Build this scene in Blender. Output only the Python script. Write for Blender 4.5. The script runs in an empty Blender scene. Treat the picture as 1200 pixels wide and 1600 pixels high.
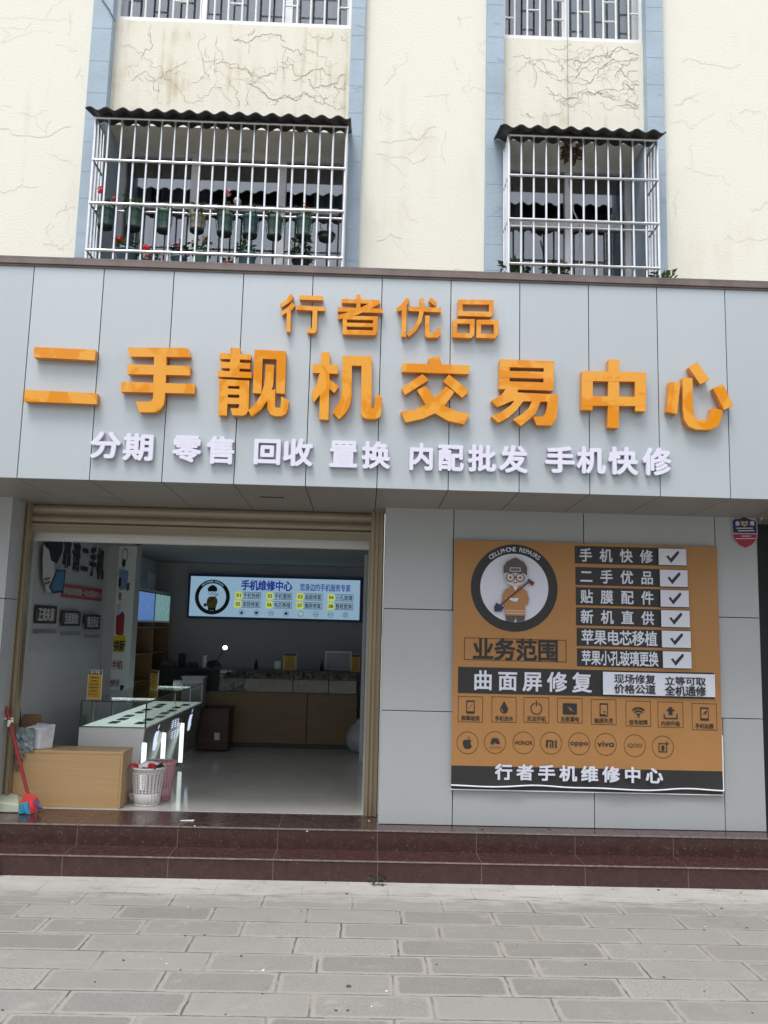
import bpy, math, random
from mathutils import Vector, Matrix
random.seed(7)
C = bpy.context.scene.collection
S = bpy.context.scene
R = math.radians

# ------------------------------------------------------------------ camera, world, sun, exposure
CAM = Vector((0, 0, 1.7)); F = 1350.0
PITCH, YAW, ROLL = .13541684, .02080991, .02514539
_fw = Vector((math.sin(YAW)*math.cos(PITCH), math.cos(YAW)*math.cos(PITCH), math.sin(PITCH)))
_r = Vector((math.cos(YAW), -math.sin(YAW), 0)); _u = _r.cross(_fw)
RT = _r*math.cos(ROLL) + _u*math.sin(ROLL); UP = -_r*math.sin(ROLL) + _u*math.cos(ROLL); FW = _fw
cd = bpy.data.cameras.new('camera'); cam = bpy.data.objects.new('camera', cd); C.objects.link(cam)
cd.sensor_fit = 'VERTICAL'; cd.sensor_height = 36; cd.lens = F/1600*36; cd.clip_end = 2000; cd.clip_start = .05
cam.matrix_world = Matrix(((RT.x, UP.x, -FW.x, CAM.x), (RT.y, UP.y, -FW.y, CAM.y), (RT.z, UP.z, -FW.z, CAM.z), (0, 0, 0, 1)))
S.camera = cam
S.view_settings.view_transform = 'Standard'; S.view_settings.look = 'None'; S.view_settings.gamma = 1
S.view_settings.exposure = 1.15
W = bpy.data.worlds.new('World'); S.world = W; W.use_nodes = True
nt = W.node_tree; bg = nt.nodes['Background']
sky = nt.nodes.new('ShaderNodeTexSky'); sky.sky_type = 'NISHITA'; sky.sun_disc = False
SUN_EL, SUN_AZ = 64, 26          # degrees; azimuth to the left of straight behind the viewer
sky.sun_elevation = R(SUN_EL); sky.sun_rotation = R(180+SUN_AZ); sky.dust_density = 4.0; sky.air_density = 1.0; sky.altitude = 1800
hs = nt.nodes.new('ShaderNodeHueSaturation'); hs.inputs['Saturation'].default_value = .28   # overcast: pale sky
nt.links.new(sky.outputs[0], hs.inputs['Color'])
tcw = nt.nodes.new('ShaderNodeTexCoord'); sxw = nt.nodes.new('ShaderNodeSeparateXYZ'); nt.links.new(tcw.outputs['Generated'], sxw.inputs[0])
mrw = nt.nodes.new('ShaderNodeMapRange'); mrw.inputs['From Min'].default_value = 0; mrw.inputs['From Max'].default_value = 1; mrw.inputs['To Min'].default_value = .55; mrw.inputs['To Max'].default_value = 1.9   # overcast sky: brighter overhead
nt.links.new(sxw.outputs['Z'], mrw.inputs[0])
mxw = nt.nodes.new('ShaderNodeVectorMath'); mxw.operation = 'SCALE'; nt.links.new(hs.outputs[0], mxw.inputs[0]); nt.links.new(mrw.outputs[0], mxw.inputs['Scale'])
nt.links.new(mxw.outputs[0], bg.inputs[0]); bg.inputs[1].default_value = .12
sd = bpy.data.lights.new('sun', 'SUN'); sd.energy = 1.1; sd.angle = R(22); sd.color = (1, .97, .92)
so = bpy.data.objects.new('sun', sd); C.objects.link(so)
_sd = Vector((-math.sin(R(SUN_AZ))*math.cos(R(SUN_EL)), -math.cos(R(SUN_AZ))*math.cos(R(SUN_EL)), math.sin(R(SUN_EL))))
so.rotation_euler = (-_sd).to_track_quat('-Z', 'Y').to_euler()

# pixel of the 1200x1600 photograph -> point on a real plane of the place
def ray(px, py): return RT*(px-600) + UP*(800-py) + FW*F
def PY(px, py, y): d = ray(px, py); return CAM + d*((y-CAM.y)/d.y)
def PX(px, py, x): d = ray(px, py); return CAM + d*((x-CAM.x)/d.x)
def PZ(px, py, z): d = ray(px, py); return CAM + d*((z-CAM.z)/d.z)

# planes of the place (metres)
YW, YF, YD = 6.62, 5.82, 6.9        # shop wall, fascia, shutter
ZL = .28                           # landing and shop floor
XL, XR = -2.75, .03                # shop inner walls
YC, YB = 10.5, 11.6                # back counter, back wall

# ------------------------------------------------------------------ materials
def srgb(r, g, b):
    f = lambda c: (c/255/12.92) if c/255 < .04045 else ((c/255+.055)/1.055)**2.4
    return (f(r), f(g), f(b))
def mat(name, col, rough=.5, metal=0, vary=.0, scale=8, bump=0, bscale=None, stretch=(1, 1, 1), emit=None, estr=1, coat=0, spec=.5, rvary=0):
    m = bpy.data.materials.new(name); m.use_nodes = True
    n = m.node_tree; p = n.nodes['Principled BSDF']; L = n.links.new
    p.inputs['Base Color'].default_value = (*col, 1); p.inputs['Roughness'].default_value = rough; p.inputs['Metallic'].default_value = metal
    p.inputs['Specular IOR Level'].default_value = spec; p.inputs['Coat Weight'].default_value = coat
    if vary or bump or rvary:
        tc = n.nodes.new('ShaderNodeTexCoord'); mp = n.nodes.new('ShaderNodeMapping'); mp.inputs['Scale'].default_value = stretch
        L(tc.outputs['Object'], mp.inputs[0])
        if vary or rvary:
            nz = n.nodes.new('ShaderNodeTexNoise'); nz.inputs['Scale'].default_value = scale; nz.inputs['Detail'].default_value = 6; nz.inputs['Roughness'].default_value = .65
            L(mp.outputs[0], nz.inputs['Vector'])
        if vary:
            rp = n.nodes.new('ShaderNodeValToRGB'); rp.color_ramp.elements[0].position = .3; rp.color_ramp.elements[1].position = .7
            rp.color_ramp.elements[0].color = (*[c*(1-vary) for c in col], 1); rp.color_ramp.elements[1].color = (*[min(1, c*(1+vary)) for c in col], 1)
            L(nz.outputs['Fac'], rp.inputs[0]); L(rp.outputs[0], p.inputs['Base Color'])
        if rvary:
            mr = n.nodes.new('ShaderNodeMapRange'); mr.inputs['To Min'].default_value = max(0, rough-rvary); mr.inputs['To Max'].default_value = rough+rvary
            L(nz.outputs['Fac'], mr.inputs[0]); L(mr.outputs[0], p.inputs['Roughness'])
        if bump:
            nb = n.nodes.new('ShaderNodeTexNoise'); nb.inputs['Scale'].default_value = bscale or scale; nb.inputs['Detail'].default_value = 4
            b = n.nodes.new('ShaderNodeBump'); b.inputs['Strength'].default_value = bump; b.inputs['Distance'].default_value = .01
            L(mp.outputs[0], nb.inputs['Vector']); L(nb.outputs['Fac'], b.inputs['Height']); L(b.outputs[0], p.inputs['Normal'])
    if emit:
        p.inputs['Emission Color'].default_value = (*emit, 1); p.inputs['Emission Strength'].default_value = estr
    return m
def glassmat(name, tint=(.9, 1, .97), refl=.04):
    m = bpy.data.materials.new(name); m.use_nodes = True; n = m.node_tree; n.nodes.clear(); L = n.links.new
    o = n.nodes.new('ShaderNodeOutputMaterial'); t = n.nodes.new('ShaderNodeBsdfTransparent'); t.inputs[0].default_value = (*tint, 1)
    g = n.nodes.new('ShaderNodeBsdfGlossy'); g.inputs['Roughness'].default_value = .01
    f = n.nodes.new('ShaderNodeLayerWeight'); f.inputs['Blend'].default_value = .5; x = n.nodes.new('ShaderNodeMixShader')
    pw = n.nodes.new('ShaderNodeMath'); pw.operation = 'POWER'; pw.inputs[1].default_value = 5; L(f.outputs['Facing'], pw.inputs[0])
    ma = n.nodes.new('ShaderNodeMath'); ma.operation = 'MULTIPLY_ADD'; ma.inputs[1].default_value = .9-refl; ma.inputs[2].default_value = refl; L(pw.outputs[0], ma.inputs[0])
    L(ma.outputs[0], x.inputs[0]); L(t.outputs[0], x.inputs[1]); L(g.outputs[0], x.inputs[2]); L(x.outputs[0], o.inputs[0])
    return m
def wallmat():
    """cream render with damp streaks and blotches"""
    m = mat('cream_render', (.80, .78, .68), .9, bump=.25, bscale=60)
    n = m.node_tree; p = n.nodes['Principled BSDF']; L = n.links.new
    tc = n.nodes.new('ShaderNodeTexCoord')
    mp = n.nodes.new('ShaderNodeMapping'); mp.inputs['Scale'].default_value = (5, 5, .5); L(tc.outputs['Object'], mp.inputs[0])
    a = n.nodes.new('ShaderNodeTexNoise'); a.inputs['Scale'].default_value = 1.6; a.inputs['Detail'].default_value = 5; L(mp.outputs[0], a.inputs['Vector'])
    b = n.nodes.new('ShaderNodeTexNoise'); b.inputs['Scale'].default_value = 1.3; b.inputs['Detail'].default_value = 8; L(tc.outputs['Object'], b.inputs['Vector'])
    mu = n.nodes.new('ShaderNodeMath'); mu.operation = 'MULTIPLY'; L(a.outputs['Fac'], mu.inputs[0]); L(b.outputs['Fac'], mu.inputs[1])
    r = n.nodes.new('ShaderNodeValToRGB'); e = r.color_ramp.elements
    e[0].position = .08; e[0].color = (.74, .71, .59, 1); e[1].position = .2; e[1].color = (.80, .775, .675, 1)
    L(mu.outputs[0], r.inputs[0]); L(r.outputs[0], p.inputs['Base Color']); return m
def stainmat():
    """cream render below a sill: brown rain streaks"""
    m = mat('stained_render', (.7, .66, .52), .9, bump=.25, bscale=60)
    n = m.node_tree; p = n.nodes['Principled BSDF']; L = n.links.new
    tc = n.nodes.new('ShaderNodeTexCoord')
    mp = n.nodes.new('ShaderNodeMapping'); mp.inputs['Scale'].default_value = (9, 9, .45); L(tc.outputs['Object'], mp.inputs[0])
    a = n.nodes.new('ShaderNodeTexNoise'); a.inputs['Scale'].default_value = 1.5; a.inputs['Detail'].default_value = 6; L(mp.outputs[0], a.inputs['Vector'])
    b = n.nodes.new('ShaderNodeTexNoise'); b.inputs['Scale'].default_value = 3; b.inputs['Detail'].default_value = 8; L(tc.outputs['Object'], b.inputs['Vector'])
    mu = n.nodes.new('ShaderNodeMath'); mu.operation = 'MULTIPLY'; L(a.outputs['Fac'], mu.inputs[0]); L(b.outputs['Fac'], mu.inputs[1])
    r = n.nodes.new('ShaderNodeValToRGB'); e = r.color_ramp.elements
    e[0].position = .10; e[0].color = (.58, .50, .35, 1); e[1].position = .32; e[1].color = (.79, .76, .65, 1)
    k = e.new(.19); k.color = (.765, .725, .605, 1)
    L(mu.outputs[0], r.inputs[0]); L(r.outputs[0], p.inputs['Base Color']); return m
def tilemat():
    """polished maroon tile, grey joints every .71 m, worn specks"""
    m = mat('maroon_tile', (.055, .018, .018), .16)
    n = m.node_tree; p = n.nodes['Principled BSDF']; L = n.links.new
    tc = n.nodes.new('ShaderNodeTexCoord'); sx = n.nodes.new('ShaderNodeSeparateXYZ'); L(tc.outputs['Object'], sx.inputs[0])
    ad = n.nodes.new('ShaderNodeMath'); ad.inputs[1].default_value = 10*.71+.567; L(sx.outputs['X'], ad.inputs[0])
    md = n.nodes.new('ShaderNodeMath'); md.operation = 'MODULO'; md.inputs[1].default_value = .71; L(ad.outputs[0], md.inputs[0])
    lt = n.nodes.new('ShaderNodeMath'); lt.operation = 'LESS_THAN'; lt.inputs[1].default_value = .004; L(md.outputs[0], lt.inputs[0])
    a = n.nodes.new('ShaderNodeTexNoise'); a.inputs['Scale'].default_value = 14; a.inputs['Detail'].default_value = 9; a.inputs['Roughness'].default_value = .75; L(tc.outputs['Object'], a.inputs['Vector'])
    r = n.nodes.new('ShaderNodeValToRGB'); e = r.color_ramp.elements
    e[0].position = .3; e[0].color = (.036, .0165, .0145, 1); e[1].position = .66; e[1].color = (.062, .029, .025, 1)
    k = e.new(.78); k.color = (.12, .08, .072, 1)
    L(a.outputs['Fac'], r.inputs[0])
    v = n.nodes.new('ShaderNodeTexNoise'); v.inputs['Scale'].default_value = 90; v.inputs['Detail'].default_value = 2; L(tc.outputs['Object'], v.inputs['Vector'])
    g = n.nodes.new('ShaderNodeMath'); g.operation = 'GREATER_THAN'; g.inputs[1].default_value = .70; L(v.outputs['Fac'], g.inputs[0])
    gm = n.nodes.new('ShaderNodeMath'); gm.operation = 'MULTIPLY'; gm.inputs[1].default_value = .6; L(g.outputs[0], gm.inputs[0])
    m1 = n.nodes.new('ShaderNodeMixRGB'); m1.inputs[2].default_value = (.3, .26, .24, 1); L(gm.outputs[0], m1.inputs[0]); L(r.outputs[0], m1.inputs[1])
    m2 = n.nodes.new('ShaderNodeMixRGB'); m2.inputs[2].default_value = (.16, .12, .11, 1); L(lt.outputs[0], m2.inputs[0]); L(m1.outputs[0], m2.inputs[1])
    L(m2.outputs[0], p.inputs['Base Color'])
    mr = n.nodes.new('ShaderNodeMapRange'); mr.inputs['From Min'].default_value = .35; mr.inputs['From Max'].default_value = .7; mr.inputs['To Min'].default_value = .1; mr.inputs['To Max'].default_value = .38
    L(a.outputs['Fac'], mr.inputs[0]); L(mr.outputs[0], p.inputs['Roughness'])
    return m
def pavermat():
    """grey stone pavers in running bond: joint, smooth drafted margin, bush-hammered field"""
    m = bpy.data.materials.new('stone_pavers'); m.use_nodes = True; n = m.node_tree; p = n.nodes['Principled BSDF']; L = n.links.new
    def M(op, a, b=None, c=None):
        x = n.nodes.new('ShaderNodeMath'); x.operation = op
        for i, v in enumerate((a, b, c)):
            if v is None: continue
            if isinstance(v, (int, float)): x.inputs[i].default_value = v
            else: L(v, x.inputs[i])
        return x.outputs[0]
    def NZ(sc, det=5, ro=.6, vec=None):
        x = n.nodes.new('ShaderNodeTexNoise'); x.inputs['Scale'].default_value = sc; x.inputs['Detail'].default_value = det; x.inputs['Roughness'].default_value = ro
        L(vec or tc.outputs['Object'], x.inputs['Vector']); return x.outputs['Fac']
    def MIX(f, a, b):
        x = n.nodes.new('ShaderNodeMixRGB')
        for i, v in enumerate((f, a, b)):
            if isinstance(v, tuple): x.inputs[i].default_value = (*v, 1)
            elif isinstance(v, (int, float)): x.inputs[i].default_value = v
            else: L(v, x.inputs[i])
        return x.outputs[0]
    def SM(v, a, b):
        x = n.nodes.new('ShaderNodeMapRange'); x.interpolation_type = 'SMOOTHSTEP'; x.inputs['From Min'].default_value = a; x.inputs['From Max'].default_value = b
        L(v, x.inputs[0]); return x.outputs[0]
    tc = n.nodes.new('ShaderNodeTexCoord'); sx = n.nodes.new('ShaderNodeSeparateXYZ'); L(tc.outputs['Object'], sx.inputs[0])
    PW, PH = .56, .248
    wob = M('MULTIPLY', M('SUBTRACT', NZ(11, 6, .7), .5), .022)
    Y = M('ADD', M('ADD', sx.outputs['Y'], 100*PH - 6.06 % PH), wob)
    yr = M('DIVIDE', Y, PH); row = M('FLOOR', yr); fy = M('SUBTRACT', yr, row)
    wn = n.nodes.new('ShaderNodeTexWhiteNoise'); wn.noise_dimensions = '1D'; L(row, wn.inputs['W'])
    off = M('ADD', M('MULTIPLY', M('MODULO', row, 2), .5), M('MULTIPLY', wn.outputs['Value'], .38))
    X = M('ADD', M('ADD', sx.outputs['X'], 100*PW), wob)
    xr = M('ADD', M('DIVIDE', X, PW), off); colm = M('FLOOR', xr); fx = M('SUBTRACT', xr, colm)
    dx = M('MULTIPLY', M('MINIMUM', fx, M('SUBTRACT', 1, fx)), PW); dy = M('MULTIPLY', M('MINIMUM', fy, M('SUBTRACT', 1, fy)), PH)
    r_ = .05
    ax = M('MAXIMUM', M('SUBTRACT', r_, dx), 0); ay = M('MAXIMUM', M('SUBTRACT', r_, dy), 0)
    rd = M('SUBTRACT', r_, M('SQRT', M('ADD', M('MULTIPLY', ax, ax), M('MULTIPLY', ay, ay))))    # distance inward, rounded corners
    d = M('MINIMUM', dx, dy)
    cv = n.nodes.new('ShaderNodeCombineXYZ'); L(row, cv.inputs[0]); L(colm, cv.inputs[1])
    w2 = n.nodes.new('ShaderNodeTexWhiteNoise'); w2.noise_dimensions = '2D'; L(cv.outputs[0], w2.inputs['Vector'])
    tone = w2.outputs['Value']
    big = NZ(1.1, 6); med = NZ(7, 8, .7); fine = NZ(75, 4, .7)
    field = MIX(tone, (.15, .145, .133), (.30, .289, .265))
    field = MIX(M('MULTIPLY', med, .7), field, (.27, .265, .25))
    field = MIX(M('MULTIPLY', SM(fine, .44, .68), .6), field, (.115, .11, .10))
    marg = MIX(med, (.33, .31, .275), (.25, .24, .215))
    # some stones have lost their margin contrast
    rd2 = M('ADD', rd, M('MULTIPLY', M('SUBTRACT', NZ(30, 5, .75), .5), .03)); k = SM(rd2, .018, .032)
    base = MIX(k, marg, field)
    soft = M('MULTIPLY', SM(w2.outputs['Color'], .35, .9), .75)
    base = MIX(soft, base, MIX(med, (.20, .193, .177), (.31, .298, .272)))
    jn = M('SUBTRACT', 1, SM(d, .0025, .007))
    jw = M('MULTIPLY', jn, M('MULTIPLY', SM(NZ(4, 5, .7), .38, .6), 1))
    base = MIX(M('MINIMUM', jw, 1), base, (.085, .077, .066))
    # pale cement smears along the foot of the steps
    near = SM(sx.outputs['Y'], 5.45, 6.05)
    mp = n.nodes.new('ShaderNodeMapping'); mp.inputs['Scale'].default_value = (1.6, 6, 1); L(tc.outputs['Object'], mp.inputs[0])
    sm = M('MULTIPLY', SM(M('ADD', NZ(2.2, 9, .72, mp.outputs[0]), M('MULTIPLY', near, .24)), .54, .70), near)
    base = MIX(M('MULTIPLY', sm, .85), base, (.46, .445, .42))
    dirt = SM(big, .38, .62)
    base = MIX(M('MULTIPLY', dirt, .35), base, (.25, .235, .205)); st2 = SM(NZ(2.3, 9, .75), .56, .72); base = MIX(M('MULTIPLY', st2, .45), base, (.13, .122, .11)); du = SM(NZ(3.7, 9, .78), .55, .70); base = MIX(M('MULTIPLY', du, .5), base, (.37, .355, .325))
    L(base, p.inputs['Base Color']); p.inputs['Roughness'].default_value = .8; p.inputs['Specular IOR Level'].default_value = .35
    h = M('SUBTRACT', M('ADD', M('MULTIPLY', M('MULTIPLY', fine, k), .5), M('MULTIPLY', med, .35)), M('MULTIPLY', jn, 1.4))
    b = n.nodes.new('ShaderNodeBump'); b.inputs['Strength'].default_value = .55; b.inputs['Distance'].default_value = .006; L(h, b.inputs['Height']); L(b.outputs[0], p.inputs['Normal'])
    return m
def panelmat(name, col, rough, metal):
    """coated aluminium: each panel a shade of its own, faint dust runs, slight warp"""
    m = mat(name, col, rough, metal, bump=.045, bscale=1.6); n = m.node_tree; p = n.nodes['Principled BSDF']; L = n.links.new
    tc = n.nodes.new('ShaderNodeTexCoord'); mp = n.nodes.new('ShaderNodeMapping'); mp.inputs['Scale'].default_value = (14, 14, .7); L(tc.outputs['Object'], mp.inputs[0])
    a = n.nodes.new('ShaderNodeTexNoise'); a.inputs['Scale'].default_value = 1.5; a.inputs['Detail'].default_value = 7; L(mp.outputs[0], a.inputs['Vector'])
    oi = n.nodes.new('ShaderNodeObjectInfo')
    r1 = n.nodes.new('ShaderNodeMapRange'); r1.inputs['To Min'].default_value = .955; r1.inputs['To Max'].default_value = 1.04; L(oi.outputs['Random'], r1.inputs[0])
    r2 = n.nodes.new('ShaderNodeMapRange'); r2.inputs['From Min'].default_value = .3; r2.inputs['From Max'].default_value = .6; r2.inputs['To Min'].default_value = .985; r2.inputs['To Max'].default_value = 1.0; L(a.outputs['Fac'], r2.inputs[0])
    mu = n.nodes.new('ShaderNodeMath'); mu.operation = 'MULTIPLY'; L(r1.outputs[0], mu.inputs[0]); L(r2.outputs[0], mu.inputs[1])
    v = n.nodes.new('ShaderNodeVectorMath'); v.operation = 'SCALE'; v.inputs[0].default_value = col; L(mu.outputs[0], v.inputs['Scale']); L(v.outputs[0], p.inputs['Base Color'])
    return m
def woodmat(name, c1, c2, rough=.4, stretch=(1, 1, 14)):
    m = mat(name, c1, rough); n = m.node_tree; p = n.nodes['Principled BSDF']; L = n.links.new
    tc = n.nodes.new('ShaderNodeTexCoord'); mp = n.nodes.new('ShaderNodeMapping'); mp.inputs['Scale'].default_value = stretch; L(tc.outputs['Object'], mp.inputs[0])
    a = n.nodes.new('ShaderNodeTexNoise'); a.inputs['Scale'].default_value = 3; a.inputs['Detail'].default_value = 8; a.inputs['Distortion'].default_value = .4; L(mp.outputs[0], a.inputs['Vector'])
    r = n.nodes.new('ShaderNodeValToRGB'); r.color_ramp.elements[0].position = .35; r.color_ramp.elements[1].position = .65
    r.color_ramp.elements[0].color = (*c1, 1); r.color_ramp.elements[1].color = (*c2, 1); L(a.outputs['Fac'], r.inputs[0]); L(r.outputs[0], p.inputs['Base Color']); return m
def letterorange():
    m = mat('orange_acrylic', (.8, .3, .02), .18); n = m.node_tree; p = n.nodes['Principled BSDF']; L = n.links.new
    tc = n.nodes.new('ShaderNodeTexCoord'); a = n.nodes.new('ShaderNodeTexNoise'); a.inputs['Scale'].default_value = 3.4; a.inputs['Detail'].default_value = 3; a.inputs['Distortion'].default_value = 1.5
    L(tc.outputs['Object'], a.inputs['Vector'])
    r = n.nodes.new('ShaderNodeValToRGB'); e = r.color_ramp.elements; e[0].position = .50; e[0].color = (.78, .345, .04, 1); e[1].position = .55; e[1].color = (.72, .25, .003, 1)
    L(a.outputs['Fac'], r.inputs[0]); L(r.outputs[0], p.inputs['Base Color'])
    b = n.nodes.new('ShaderNodeTexNoise'); b.inputs['Scale'].default_value = 9; b.inputs['Detail'].default_value = 5; L(tc.outputs['Object'], b.inputs['Vector'])
    u = n.nodes.new('ShaderNodeBump'); u.inputs['Strength'].default_value = .12; u.inputs['Distance'].default_value = .01; L(b.outputs['Fac'], u.inputs['Height']); L(u.outputs[0], p.inputs['Normal'])
    return m

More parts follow.
